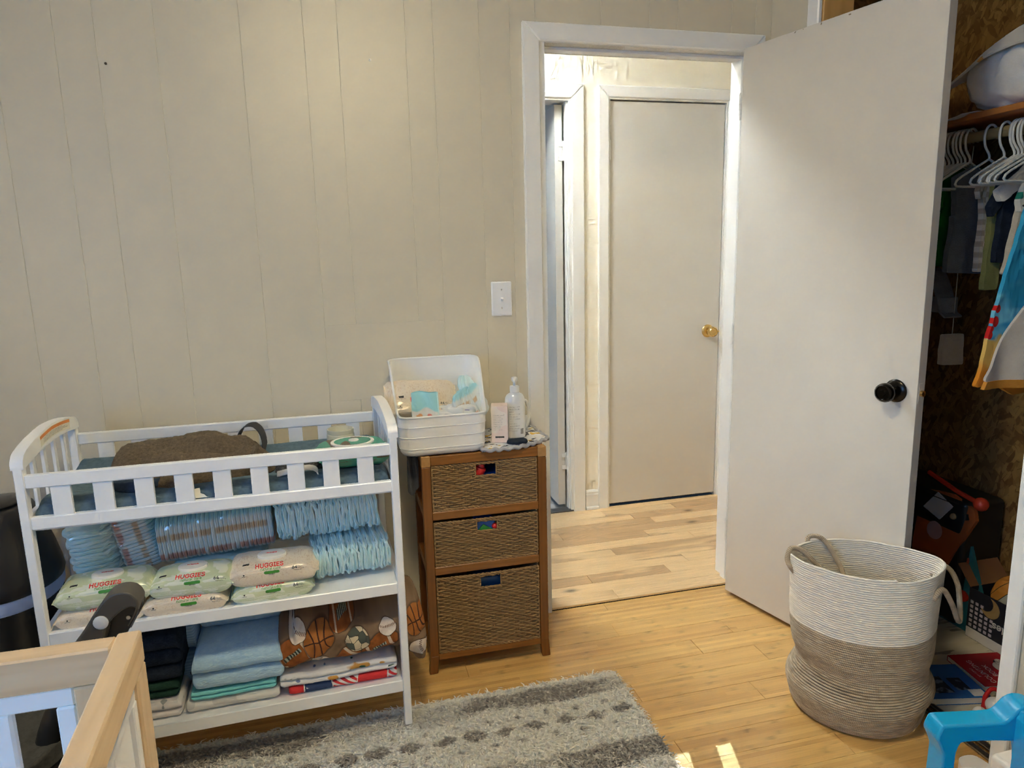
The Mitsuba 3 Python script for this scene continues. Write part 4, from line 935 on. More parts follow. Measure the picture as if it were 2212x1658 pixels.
# its contents
def at_bin(x, y, z, yaw=0, tilt=0, roll=0):
    def f(m):
        if tilt: rot(m, tilt, (1, 0, 0))
        if roll: rot(m, roll, (0, 1, 0))
        if yaw: rot(m, yaw)
        return mov(m, x, y, z)
    return f
wipes('wipes_packet', 'film_cream', at_bin(.272, -.178, .765, 0, 38), L=.225, D=.115, H=.06, seed=23, lid=False, logo=False, t0=.014, label='cream wipes packet lowest of the three in the white bin', hx=-.004)
wipes('wipes_packet', 'film_cream', at_bin(.262, -.160, .815, -3, 36), L=.235, D=.115, H=.05, seed=27, lid=False, t0=.030, label='cream wipes packet between two others in the white bin', hx=.0)
wipes('wipes_packet', 'film_cream', at_bin(.235, -.150, .862, 2, 44, 3), L=.225, D=.125, H=.055, seed=31, lid=False, t0=.040, label='cream wipes packet uppermost in the white bin, tilted forward', hx=-.004, cr=.006)
put('storage_bin__filler', rbox(.168, .415, -.255, -.06, .7285, .800, .02), 'diaper_blue', 40)
labels['storage_bin__filler'] = {'label': 'pale diapers packed at the bottom of the bin'}
# standing diaper with a fish print
def fish_tex(p, n, uv):
    c = mix((.70, .70, .68), (.30, .58, .64), smoothstep(.50, .56, uv.y + .05 * dr.sin(uv.x * 8)))
    for fx, fy, k in ((.30, .36, 0), (.68, .37, 1), (.16, .13, 1), (.50, .14, 0), (.86, .10, 1), (.02, .25, 1)):
        u, v = (uv.x - fx) / .10, (uv.y - fy) / .065; b = dr.square(u) + dr.square(v) * (1 + .4 * k); tail = smoothstep(.1, .3, -u - .7) * (1 - smoothstep(.2, .35, dr.abs(v) - .4 * (-u - .8))) * (1 - smoothstep(.3, .5, -u - 1))
        col = (.60, .32, .16) if k == 0 else (.58, .22, .20)
        c = mix(c, col, dr.maximum(1 - smoothstep(.75, 1.0, b), tail * (1 - k)))
    return c
mat('fish_print', fish_tex, .9, .1)
Pd = np.zeros((26, 30, 3)); Ud = np.zeros((26, 30, 2))
for i, u in enumerate(np.linspace(0, 1, 26)):
    for j, v in enumerate(np.linspace(0, 1, 30)):
        Pd[i, j] = (.1975 + .0775 * u + .003 * v, -.262 + .040 * v + .004 * math.sin(u * 9 + v * 5), .805 + .108 * v + .003 * math.sin(u * 5)); Ud[i, j] = (u, v)
Pd[..., 1] += .008 * vn(Pd, 40, 3)
th_ = .011; A_, B_ = Pd + [0, -th_ / 2, .001], Pd + [0, th_ / 2, 0]
Q_ = np.concatenate([A_, B_[:, ::-1]], 1); UQ = np.concatenate([Ud, Ud[:, ::-1]], 1)
dm = grid(Q_, cv=True)
put('upright_diaper', dm, 'fish_print', True, uv=UQ.reshape(-1, 2)); tag('upright_diaper', 'pale blue diaper with a fish print standing upright at the front of the white bin', 'diaper')
put('upright_diaper__edge', join(grid(np.stack([A_[0], B_[0]])), grid(np.stack([A_[-1], B_[-1]]), flip=True), tube(np.c_[Pd[-1, :, 0] + .001, Pd[-1, :, 1], Pd[-1, :, 2]], .004, 8)), 'diaper_blue', True)
# loose diapers fanned at the right, white ones lying at the front
for i in range(7):
    m, uv = leaf(.075, .105, .0125, 300 + i, .005); rot(m, -6 - 3 * i, (0, 1, 0)); rot(m, 14, (1, 0, 0)); rot(m, -30); mov(m, .352 + .0115 * i, -.205 + .008 * i, .852 + .002 * i)
    k = num('loose_diaper'); put(k, m, 'diaper_print', True, uv=uv); tag(k, 'one of the printed diapers standing fanned at the right side of the white bin', 'diaper', 'diapers fanned in the white bin')
for i in range(3):
    m, uv = leaf(.08, .12, .014, 320 + i, .006); rot(m, -18 - 5 * i, (0, 1, 0)); rot(m, 20, (1, 0, 0)); rot(m, -12); mov(m, .385 + .014 * i, -.125, .882)
    k = num('tall_diaper'); put(k, m, 'diaper_blue', True, uv=uv); tag(k, 'blue diaper leaning at the back right of the white bin', 'diaper', 'blue diapers at the back right of the bin')
mat('diaper_white', lambda p, n, uv: mix((.74, .74, .72), (.20, .18, .34), smoothstep(.05, .02, dr.abs(uv.y - .18)) * smoothstep(.4, .6, noise(p.x * 60, p.y * 60, 3))), .9, .1)
for i, (x, y, z, a) in enumerate([(.300, -.225, .838, 10), (.335, -.222, .842, -12), (.365, -.215, .845, 8), (.325, -.195, .850, 25), (.292, -.195, .850, -20)]):
    m, uv = leaf(.055, .04, .055, 340 + i, .008); rot(m, a); rot(m, 8 * (-1) ** i, (0, 1, 0)); mov(m, x, y, z)
    k = num('rolled_diaper'); put(k, m, 'diaper_white', True, uv=uv); tag(k, 'one of the crumpled white diapers lying at the front right of the white bin', 'diaper', 'white diapers at the front of the bin')
# ---------------------------------------------------------------- beside the bin: mat, carton, bottle, ring
def matprint(p, n, uv):
    a = smoothstep(.76, .79, noise(p.x * 70 + 4, p.y * 70, 2)); b = smoothstep(.80, .83, noise(p.x * 80 + 14, p.y * 80, 7)); return mix(mix((.66, .65, .63), (.06, .06, .07), a), (.48, .30, .06), b)
mat('mat_print', matprint, .9, .1); mat('grey_plush', knit((.20, .20, .215), (.42, .42, .43), 700), .98, .1, sheen=.4)
mp = [(.405, -.274), (.45, -.281), (.52, -.272), (.58, -.246), (.632, -.205), (.634, -.185), (.628, -.10), (.618, -.045), (.50, -.040), (.42, -.045)]
mpoly = sg.Polygon(spline(mp + [mp[0]], 80)[:-1]).buffer(0)
mm = trimesh.creation.extrude_polygon(mpoly.buffer(-.004), .006, engine='earcut').subdivide_to_size(.012); v = mm.vertices; v[:, 2] += ZT + .0005 + .006 * (meshkit.fbm(v * [40, 40, 0] + 5, 2, 3)) * (v[:, 2] > .003); mm.vertices = v
put('print_mat__top', mm, 'mat_print', True)
put('print_mat__edge', tube(np.c_[np.array(mpoly.exterior.segmentize(.006).coords)[:-1], ZT + .007 + .003 * np.sin(np.arange(len(np.array(mpoly.exterior.segmentize(.006).coords)) - 1) * .9)], .0062, 8, closed=True), 'grey_plush', True)
tag('print_mat', 'white printed mat with a grey plush edge on top of the drawer tower', 'mat')
MT = ZT + .0115
mat('carton_pink', lambda p, n, uv: mix((.72, .58, .52), mi.Color3f(.76, .68, .60), smoothstep(.48, .52, fbm(p.x * 22, p.y * 22, p.z * 16, 2))), .45)
def carton(m): rot(m, -14); return mov(m, .447, -.216, MT)
put('soap_carton__box', carton(box(0, .052, 0, .052, 0, .118, .0008)), 'carton_pink')
tx = [meshkit.text_mesh('directions rinse well', .0026, .0003)] + [meshkit.text_mesh(s, .0019, .0003) for s in ('water aloe leaf juice', 'glycerin coco glucoside', 'sodium benzoate citric', 'acid chamomile flower', 'extract oat kernel flour', 'keep out of reach of', 'children for external', 'use only avoid contact')]
for q, t in enumerate(tx):
    s = .038 / max(t.vertices[:, 0].max(), 1e-6); v = t.vertices; v[:, 0] *= min(1, s); t.vertices = np.c_[v[:, 0] + .007, -.0003 - v[:, 2], .088 - q * .0058 + v[:, 1] * 1.0]
put('soap_carton__lettering', carton(join(*tx)), 'print_grey')
put('soap_carton__strip', carton(box(.012, .040, -.0004, .001, .016, .021)), 'print_black')
tag('soap_carton', 'pale pink cardboard carton standing between the white bin and the pump bottle', 'carton')
mat('bottle_white', (.80, .785, .74), .22)
bx_, by_ = .537, -.168
bm = lathe([(0, 0), (.029, 0), (.0325, .003), (.033, .012), (.033, .118), (.0315, .131), (.026, .141), (.018, .146), (.0145, .148), (.0145, .152), (0, .152)], 56); v = bm.vertices; v[:, 1] *= .72; bm.vertices = v
put('pump_bottle__body', mov(bm, bx_, by_, MT), 'bottle_white', 35)
put('pump_bottle__collar', mov(lathe([(0, .150), (.0155, .150), (.0158, .153), (.0158, .166), (.0148, .169), (.006, .170), (0, .170)], 40), bx_, by_, MT), 'bottle_white', 35)
hd = join(lathe([(0, .168), (.0045, .168), (.0045, .182), (.009, .184), (.0105, .192), (.009, .197), (.004, .199), (0, .199)], 30), tube(spline([(.004, 0, .192), (-.004, -.012, .192), (-.006, -.021, .188), (-.006, -.024, .182)], 12), [.0055] * 6 + [.0048, .0045, .0042, .004, .0038, .0035], 10))
put('pump_bottle__pump', mov(hd, bx_, by_, MT), 'bottle_white', 40)
def on_bottle(t, z, x=0): v = t.vertices; X = v[:, 0] + x; a = X / .033; t.vertices = np.c_[bx_ + (.0332 + v[:, 2]) * np.sin(a), by_ - (.0332 + v[:, 2]) * np.cos(a) * .72 - .0001, MT + z + v[:, 1]]; return t
tx = []
for q, (s, h) in enumerate([('gentle body lotion for', .0026), ('daily care of dry skin', .0026), ('ingredients', .0022), ('water glycerin shea butter', .0022), ('caprylic triglyceride', .0022), ('cetearyl alcohol squalane', .0022), ('directions', .0022), ('apply to clean skin', .0022), ('massage until absorbed', .0022), ('store in a cool dry place', .0022), ('354 ml 12 fl oz', .0026)]):
    t = meshkit.text_mesh(s, h, .0003); v = t.vertices; v[:, 0] *= min(1, .044 / v[:, 0].max()); t.vertices = v; tx.append(on_bottle(t.subdivide_to_size(.006), .103 - q * .0078, -.026))
for q in range(14): t = box(0, .0008 + .0007 * (q % 3), 0, .018, 0, .0003); v = t.vertices; tx.append(on_bottle(t, .014, .012 + q * .0012 * 1.0)) if q < 9 else None
put('pump_bottle__lettering', join(*tx), 'print_grey')
tag('pump_bottle', 'white pump lotion bottle with fine print beside the pink carton', 'bottle')
a = np.linspace(0, 2 * np.pi, 60, endpoint=False)
rg = np.c_[.588 + .031 * np.cos(a) * .75, -.085 + .02 * np.cos(a), MT + .052 + .050 * np.sin(a)]
put('white_ring__hoop', tube(rg, .0055, 10, closed=True), 'bottle_white', True)
rp = np.c_[rg[:, 0], rg[:, 1]]; low = [i for i in range(60) if math.sin(a[i]) < -.05]
fm = trimesh.convex.convex_hull(np.vstack([np.array([rg[i] for i in low]), np.array([rg[i] for i in low]) + [0, .004, 0]])); put('white_ring__base', fm, 'bottle_white')
tag('white_ring', 'white round plastic hoop standing behind the pump bottle', 'hoop')
put('navy_cloth_scrap', mov(heap(.494, .556, -.258, -.208, lambda X, Y: .006 + 0 * X, lambda X, Y: ZT + .0125 + 0 * X, 30, 24, 4), 0, 0, 0), 'knit_navy', True); tag('navy_cloth_scrap', 'small dark navy cloth at the foot of the pump bottle', 'cloth')
# outlet with a plug, nails in the wall
put('wall_outlet__plate', mov(prism(rrect(-.035, .035, -.0572, .0572, .004), 0, .005, 'xz'), -.137, -.0052, .215), 'white_wood')
put('wall_outlet__plug', mov(join(rot(lathe([(0, 0), (.017, 0), (.019, .006), (.018, .028), (.012, .034), (0, .034)], 30), 90, (1, 0, 0)), tube(spline([(0, -.034, 0), (.02, -.055, .005), (.06, -.05, -.012), (.10, -.03, -.02)], 20), .0028, 8)), -.137, -.005, .19), 'white_wood', 40)
tag('wall_outlet', 'white wall outlet with a plug behind the bottom shelf', 'outlet')
mat('nail_dark', (.03, .025, .02), .5)
put('wall_nail', mov(rot(lathe([(0, 0), (.0036, 0), (.0036, .001), (.0024, .0024), (.0012, .005), (0, .005)], 16), 90, (1, 0, 0)), -.581, 0, 1.869), 'nail_dark', 40); tag('wall_nail', 'dark nail in the panelled wall at the upper left', 'nail')
put('wall_screw', mov(rot(lathe([(.0012, 0), (.0034, 0), (.0040, .0014), (.0034, .0024), (.0018, .0020), (.0012, .0004)], 20), 90, (1, 0, 0)), .149, 0, 1.908), 'trim_paint', 40); tag('wall_screw', 'pale wall plug in the panelled wall above the table', 'screw')
put('wall_back__patch', box(-.039, .344, -.0006, .001, .86, 1.108, .0005), 'wall_paint')
# ---------------------------------------------------------------- crib in the foreground (two sides meet at the corner)
def beech_x(p, n, uv):
    g = fbm(p.x * 4, p.y * 60, p.z * 60, 3); return mix((.56, .375, .205), (.76, .57, .36), g)
def beech_y(p, n, uv):
    g = fbm(p.x * 60, p.y * 4, p.z * 60, 3); return mix((.56, .375, .205), (.76, .57, .36), g)
def beech_z(p, n, uv):
    g = fbm(p.x * 60, p.y * 60, p.z * 4, 3); return mix((.56, .375, .205), (.76, .57, .36), g)
for n_, f_ in (('beech_x', beech_x), ('beech_y', beech_y), ('beech_z', beech_z)): mat(n_, f_, .42, .4)
CZ, CX, CY = .75, -.330, -1.1805
tag('crib', 'natural wood crib with white inner frames in the near left corner', 'crib')
def cput(n, m, mt, s=False): put(num('crib__' + n), m, mt, s)
xl = -1.62
cput('top_rail', box(xl, CX - .033, CY - .038, CY, .694, CZ, .003), 'beech_x')
cput('bottom_rail', box(xl, CX - .033, CY - .036, CY - .002, .10, .15, .003), 'beech_x')
cput('corner_post', box(CX - .090, CX - .034, CY - .038, CY, 0.001, .6935, .003), 'beech_z')
cput('inner_frame', box(-1.5, CX - .091, CY - .033, CY - .006, .6625, .6935, .003), 'white_wood')
cput('inner_frame', box(CX - .1185, CX - .091, CY - .033, CY - .006, .151, .662, .003), 'white_wood')
for k in range(11):
    x = -.509 - k * .098
    cput('slat', box(x - .038, x, CY - .029, CY - .012, .151, .662, .004), 'white_wood')
def side(m): return rot(m, 3.7, (0, 0, 1), (CX, CY + .005, 0))
yn = -2.35
cput('top_rail', side(box(CX - .034, CX, yn, CY + .006, .700, CZ + .002, .003)), 'beech_y')
cput('bottom_rail', side(box(CX - .034, CX, yn, CY - .06, .10, .15, .003)), 'beech_y')
cput('corner_post', side(box(CX - .0335, CX, CY - .054, CY + .006, 0.001, .6995, .003)), 'beech_z')
cput('inner_frame', side(prism(sg.Polygon([(CX - .028, .6995), (CX - .003, .6995), (CX - .0065, .6935), (CX - .0065, .672), (CX - .028, .672)]), yn, CY - .0545, 'xz')), 'white_wood')
cput('inner_frame', side(box(CX - .028, CX - .005, CY - .076, CY - .0545, .151, .6715, .002)), 'white_wood')
cput('inner_frame', side(box(CX - .028, CX - .005, yn, CY - .0765, .151, .176, .002)), 'white_wood')
for k in range(12):
    y = CY - .0780 - k * .098
    cput('slat', side(box(CX - .024, CX - .012, y - .0945, y, .177, .671, .002)), 'white_wood')
# ---------------------------------------------------------------- infant car seat behind the crib, its handle upright
mat('black_plastic', (.014, .0135, .0125), .32); mat('black_gloss', (.010, .0095, .009), .12); mat('dark_grip', (.045, .041, .034), .5); mat('button_grey', (.60, .58, .54), .4)
tag('car_seat', 'black infant car seat behind the crib with its carry handle raised', 'car seat')
tong = spline([(-.560, .565), (-.514, .622), (-.482, .668), (-.459, .694), (-.437, .7005), (-.417, .695), (-.406, .676), (-.412, .655), (-.425, .632), (-.452, .592), (-.470, .560)], 60)
inn = spline([(-.490, .565), (-.473, .612), (-.466, .634), (-.447, .655), (-.428, .6665), (-.416, .6665), (-.411, .658), (-.424, .634), (-.450, .592), (-.466, .565)], 40)
outp, inp = sg.Polygon(tong).buffer(0), sg.Polygon(inn).buffer(0)
ring = outp.difference(inp)
def loft(poly, y0, y1, r=.006, n=5):
    """A panel with rounded front and back edges, from offset outlines."""
    N = 260
    def loop(pg):
        if pg.geom_type != 'Polygon': pg = max(pg.geoms, key=lambda g: g.area)
        p = np.array(pg.exterior.coords)[:-1]; q = np.vstack([p, p[:1]]); d = np.r_[0, np.cumsum(np.linalg.norm(np.diff(q, axis=0), axis=1))]; t = np.linspace(0, d[-1], N, endpoint=False); return np.c_[np.interp(t, d, q[:, 0]), np.interp(t, d, q[:, 1])]
    base = loop(poly); tn = np.roll(base, -1, 0) - np.roll(base, 1, 0); tn /= np.linalg.norm(tn, axis=1, keepdims=True) + 1e-12
    nin = np.c_[-tn[:, 1], tn[:, 0]]
    if sg.Polygon(base).exterior.is_ccw is False: nin = -nin
    rows = [(y0 + r * (1 - math.cos(t)), r * (1 - math.sin(t))) for t in np.linspace(0, math.pi / 2, n + 1)]
    rows = rows + [(y1 - (y - y0), o) for y, o in rows[::-1]]
    P = np.array([np.c_[(base + nin * o)[:, 0], np.full(N, y), (base + nin * o)[:, 1]] for y, o in rows])
    m = grid(P, cv=True)
    tri, f = trimesh.creation.triangulate_polygon(sg.Polygon((base + nin * r)).buffer(0), engine='earcut')
    caps = [trimesh.Trimesh(np.c_[tri[:, 0], np.full(len(tri), y), tri[:, 1]], f if s else f[:, ::-1], process=False) for y, s in ((y0, True), (y1, False))]
    return join(m, *caps)
hring = sg.Polygon(list(outp.exterior.coords)); put('car_seat__handle', join(*[loft(g, -.915, -.865, .004) for g in getattr(ring, 'geoms', [ring])]) if ring.geom_type == 'MultiPolygon' or not ring.interiors else prism(ring, -.915, -.865, 'xz'), 'dark_grip', 40)
put('car_seat__handle__inner', prism(inp.buffer(.002), -.880, -.870, 'xz'), 'black_plastic')
put('car_seat__handle__button', mov(rot(lathe([(0, 0), (.0135, 0), (.0135, .002), (.011, .0036), (0, .004)], 32), 90, (1, 0, 0)), -.4745, -.9145, .6455), 'button_grey', 40)
labels['car_seat__handle__button'] = {'label': 'pale grey release button'}
put('car_seat__handle__screw', mov(rot(lathe([(0, 0), (.0045, 0), (.004, .002), (0, .0024)], 20), 90, (1, 0, 0)), -.437, -.8805, .632), 'steel', 40)
Pl = spline([(-.50, -.885, .60), (-.56, -.89, .50), (-.60, -.90, .40), (-.60, -.90, .30)], 20)
put('car_seat__arm', tube(Pl, .022, 14), 'black_plastic', True)
def shellbox(cx, cy, rx, ry, z0, z1, flare=1.15, n=48):
    a = np.linspace(0, 2 * np.pi, n, endpoint=False); q = lambda t: np.sign(t) * np.abs(t) ** .75; rows = []
    for s in np.linspace(0, 1, 14):
        k = (.72 + (flare - .72) * s ** .8); rows.append(np.stack([cx + rx * k * q(np.cos(a)), cy + ry * k * q(np.sin(a)), np.full(n, z0 + (z1 - z0) * s) + .03 * s * np.cos(a)], -1))
    c = np.array(rows[0]).mean(0); t = np.array(rows[-1]); inner = [t * [1, 1, 1], (t - t.mean(0)) * [.9, .9, 1] + t.mean(0) + [0, 0, .004], (t - t.mean(0)) * [.7, .7, 1] + t.mean(0) - [0, 0, .10], np.repeat((t.mean(0) - [0, 0, .14])[None], n, 0)]
    m = grid(np.concatenate([np.repeat(c[None], n, 0)[None], np.array(rows), np.array(inner)]), cv=True)
    if m.volume < 0: m.invert()
    return m
put('car_seat__shell', shellbox(-.685, -.87, .175, .215, .002, .42), 'black_gloss', True)
mat('gold_highlight', (.55, .42, .16), .25, metallic=1.0)
put('car_seat__painted_highlight', tube(spline([(-.56, -1.092, .335), (-.52, -1.085, .345), (-.475, -1.05, .36)], 14), .007, 8), 'gold_highlight', True)  # added gold tube stands in for a yellow highlight on the black shell
mat('seat_fabric', knit((.02, .02, .019), (.06, .06, .055)), .9, .2)
put('car_seat__liner', heap(-.80, -.57, -1.02, -.73, lambda X, Y: .05 + 0 * X, lambda X, Y: .36 + 0 * X, 30, 30, 7), 'seat_fabric', True)
# ---------------------------------------------------------------- black lidded trash can at the left wall side
def trash():
    cx, cy, rx, ry = -.885, -.30, .120, .150; a = np.linspace(0, 2 * np.pi, 64, endpoint=False)
    def ring_(k, z, dz=0): return np.stack([cx + rx * k * np.cos(a), cy + ry * k * np.sin(a), np.full(64, z) + dz * np.sin(a)], -1)
    def solid(rows):
        m = grid(np.array(rows), cv=True)
        if m.volume < 0: m.invert()
        return m
    body = solid([ring_(0, .002), ring_(.80, .002), ring_(.82, .02), ring_(.95, .470), ring_(.95, .48), ring_(0, .48)])
    bag = solid([ring_(.955, .462, .002), ring_(.985, .470), ring_(.99, .490), ring_(.96, .500), ring_(0, .500)])
    lid = solid([ring_(0, .498), ring_(1.0, .498), ring_(1.02, .508), ring_(1.0, .53), ring_(.90, .585), ring_(.80, .63), ring_(.70, .675), ring_(.62, .700), ring_(.55, .708), ring_(.40, .712), ring_(0, .712)])
    flap = solid([ring_(0, .7125), ring_(.44, .7125), ring_(.46, .7165), ring_(.44, .7205), ring_(.3, .726), ring_(0, .728)])
    return body, bag, lid, flap
mat('bag_film', (.42, .52, .74), .35)
tb_, bg_, ld_, fl_ = trash()
put('trash_can__body', tb_, 'black_plastic', 40); put('trash_can__bag', bg_, 'bag_film', 40); put('trash_can__lid', ld_, 'black_plastic', 50); put('trash_can__flap', fl_, 'black_gloss', 40)
labels['trash_can__bag'] = {'label': 'bluish liner bag showing under the lid'}
tag('trash_can', 'black lidded trash can left of the white changing table', 'trash can')
# ---------------------------------------------------------------- rope hamper
HZ = .455
def rope_col(a, b, f=2200., k=.5):
    def g(p, n, uv):
        tw = dr.sin(uv.x * f + uv.y * 6.2832) * .5 + .5; v = noise(uv.x * 60, uv.y * 2, 1)
        return mix(a, b, k * tw + (1 - k) * v)
    return g
mat('rope_cream', rope_col((.76, .69, .57), (.92, .86, .74)), .9, .1); mat('rope_grey', rope_col((.20, .145, .095), (.58, .49, .36), 1500., .5), .9, .1)
rim_pts = np.array([(1.217, -.664), (1.272, -.628), (1.367, -.614), (1.452, -.640), (1.526, -.700), (1.574, -.762), (1.592, -.808), (1.578, -.845), (1.518, -.885), (1.45, -.905), (1.368, -.897), (1.291, -.856), (1.239, -.782), (1.213, -.722)])
rc = rim_pts.mean(0); ra = np.unwrap(np.arctan2(*(rim_pts - rc).T[::-1])); o = np.argsort(ra % (2 * np.pi)); RA = (ra % (2 * np.pi))[o]; RR = np.linalg.norm(rim_pts - rc, axis=1)[o]
def hamper_xy(z, a):
    s = np.clip(z / HZ, 0, 1); rr = np.interp(a % (2 * np.pi), np.r_[RA[-1] - 2 * np.pi, RA, RA[0] + 2 * np.pi], np.r_[RR[-1], RR, RR[0]])
    ba = 1 / np.sqrt((np.cos(a) / .182) ** 2 + (np.sin(a) / .163) ** 2)
    w = s ** 1.1; bul = .016 * np.exp(-((z - .085) / .045) ** 2) - .012 * np.exp(-((z - .150) / .035) ** 2) * (1 + .8 * np.sin(2 * a + 1.2)) - .018 * np.clip(1 - z / .03, 0, 1) ** 2
    fold = -.012 * np.exp(-((np.mod(a + 1.05 + np.pi, 2 * np.pi) - np.pi) / .30) ** 2) * np.exp(-((z - .045) / .022) ** 2)
    r = ba * (1 - w) + rr * w + bul + fold + .004 * np.sin(3 * a + z * 20) * (1 - s)
    c = np.array([1.400, -.757])[None] * (1 - w[..., None]) + rc[None] * w[..., None]
    return c + r[..., None] * np.stack([np.cos(a), np.sin(a)], -1)
def coil(z0, z1, pitch, rad, per=84, n=7, zoff=None):
    turns = (z1 - z0) / pitch; k = int(turns * per); t = np.linspace(0, turns, k); a = t * 2 * np.pi; z = z0 + t * pitch
    xy = hamper_xy(z, a); pts = np.c_[xy, z]; m = tube(pts, rad, n); d = np.r_[0, np.cumsum(np.linalg.norm(np.diff(pts, axis=0), axis=1))]
    uv = np.stack([np.repeat(d, n), np.tile(np.arange(n) / n, k)], -1); uv = np.vstack([uv, np.zeros((len(m.vertices) - len(uv), 2))]); return m, uv
SPL = .270
for nm, z0, z1, mt in (('lower_coil', .0036, SPL, 'rope_grey'), ('upper_coil', SPL + .0008, HZ, 'rope_cream')):
    m, uv = coil(z0, z1, .0062, .0034); put('rope_hamper__' + nm, m, mt, True, uv=uv)
labels['rope_hamper__lower_coil'] = {'label': 'grey flecked rope of the lower half'}; labels['rope_hamper__upper_coil'] = {'label': 'cream rope of the upper half'}
a = np.linspace(0, 2 * np.pi, 100, endpoint=False); b_ = np.c_[hamper_xy(np.full(100, .004), a), np.full(100, .004)]
put('rope_hamper__base', trimesh.convex.convex_hull(np.vstack([b_ * [1, 1, .3], b_])), 'rope_grey', uv=None)
def rope(pts, r, n=60): 
    s = spline(pts, n); m = tube(s, r, 10); d = np.r_[0, np.cumsum(np.linalg.norm(np.diff(s, axis=0), axis=1))]; uv = np.stack([np.repeat(d, 10), np.tile(np.arange(10) / 10, n)], -1); return m, np.vstack([uv, np.zeros((len(m.vertices) - len(uv), 2))])
m, uv = rope([(1.500, -.868, .372), (1.492, -.898, .388), (1.500, -.904, .408), (1.522, -.900, .408), (1.560, -.893, .36), (1.600, -.880, .300), (1.628, -.862, .288), (1.652, -.835, .320), (1.658, -.818, .365), (1.642, -.806, .405), (1.618, -.800, .420), (1.602, -.798, .408), (1.588, -.795, .39)], .0072); put('rope_hamper__handle', m, 'rope_grey', True, uv=uv)
m, uv = rope([(1.222, -.690, .40), (1.206, -.672, .432), (1.216, -.664, .462), (1.236, -.662, .466), (1.262, -.667, .452), (1.305, -.690, .405), (1.345, -.705, .368), (1.385, -.690, .350), (1.400, -.662, .375), (1.388, -.640, .415), (1.365, -.625, .455), (1.345, -.610, .468), (1.325, -.602, .462), (1.322, -.606, .44)], .0072); put('rope_hamper__handle_001', m, 'rope_grey', True, uv=uv)
tag('rope_hamper', 'rope hamper, cream above and grey below, before the open door', 'hamper')
# ---------------------------------------------------------------- blue plastic child's chair
mat('blue_plastic', (.006, .30, .58), .28, .5)
S1 = sg.Polygon(spline([(-.030, 0), (.000, 0), (.018, .0), (.030, .05), (.034, .20), (.034, .300), (.038, .326), (.052, .338), (.150, .332), (.172, .318), (.186, .292), (.196, .20), (.206, .05), (.212, 0.0), (.245, 0), (.262, .0)], 120).tolist() + spline([(.262, 0), (.248, .06), (.235, .20), (.225, .30), (.216, .382), (.200, .404), (.176, .410), (.158, .405), (.145, .392), (.134, .3805), (.120, .3765), (.06, .3775), (.004, .3790), (-.002, .374), (-.010, .352), (-.004, .338), (.004, .318), (.006, .300), (.002, .20), (-.010, .10), (-.030, 0)], 120).tolist()).buffer(0)
def chair(m): rot(m, -10); return mov(m, 1.106, -1.308, .0015)
for y0, y1 in ((0, .046), (-.35, -.304)):
    put(num('toddler_chair__side_frame'), chair(loft(S1, y0, y1, .0055)), 'blue_plastic', 40)
bk = loft(sg.Polygon([(.150, .20), (.150, .386), (.158, .402), (.176, .408), (.200, .402), (.212, .386), (.222, .20)]), -.304, 0.0, .002)
put('toddler_chair__backrest', chair(bk), 'blue_plastic', 40)
put('toddler_chair__seat', chair(rbox(.0, .20, -.303, -.0005, .175, .20, .008)), 'blue_plastic', 40)
tag('toddler_chair', "bright blue plastic child's chair in the near right corner", 'chair')
# white rounded thing on the floor behind the chair
mat('white_toy', (.78, .74, .68), .35)
wt = sg.Polygon(spline([(1.50, -1.052), (1.515, -1.040), (1.56, -1.045), (1.575, -1.075), (1.57, -1.115), (1.53, -1.10), (1.505, -1.07), (1.50, -1.052)], 40)[:-1]).buffer(0)
# ---------------------------------------------------------------- closet: shelf, rod, hangers, clothes
RODX, RODZ = 1.92, 1.635
mat('rod_wood', (.22, .17, .075), .5); mat('shelf_edge', (.30, .115, .03), .45); mat('hanger_white', (.62, .60, .53), .4)
put('closet_rod', tube([(RODX, -1.748, RODZ), (RODX, -.002, RODZ)], .016, 20), 'rod_wood', 40); tag('closet_rod', 'wooden closet rod holding the white hangers', 'rod')
put('closet_shelf', box(1.852, 2.199, -1.748, -.002, 1.676, 1.694, .0015), 'shelf_edge'); tag('closet_shelf', 'reddish brown wooden shelf above the clothes rod in the closet', 'shelf')
def hanger(y, lean=0):
    c = spline([(.0, 1.562), (-.002, 1.576), (-.020, 1.600), (-.0255, 1.628), (-.018, 1.652), (0, 1.661), (.017, 1.652), (.0245, 1.632), (.023, 1.622)], 34)
    hk = np.c_[RODX + c[:, 0], np.full(len(c), y), c[:, 1]]
    s = [(0, 1.563), (.05, 1.538), (.100, 1.512), (.118, 1.500), (.123, 1.490), (.116, 1.4835), (.09, 1.483), (0, 1.483)]
    r_ = np.array(s); l_ = r_ * [-1, 1]; lp = np.vstack([r_[:-1], l_[::-1]]); n = len(lp); P = np.c_[RODX + lp[:, 0], np.full(n, y), lp[:, 1]]
    m = join(tube(hk, .0036, 9), tube(P, .0036, 9, closed=True)); rot(m, lean, (0, 0, 1), (RODX, y, 0)); return m
names = {-.548: 'white hanger with its empty front end showing before the green shirt', -.596: 'second white hanger from the bare stretch of rod, holding the checked shirt'}
for i, y in enumerate([-.548, -.596, -.628, -.640, -.651, -.662, -.690, -.712, -.482, -.465, -.451, -.438, -.421, -.406, -.391, -.376]):
    k = num('clothes_hanger'); put(k, hanger(y, rng.uniform(-4, 4)), 'hanger_white', 50)
    near = y < -.6
    tag(k, names.get(y, 'white plastic hanger in the near cluster on the closet rod' if near else 'white plastic hanger in the far cluster on the closet rod, beside the door edge'), 'hanger', None if y in names else ('near hangers on the closet rod' if near else 'far hangers on the closet rod'))
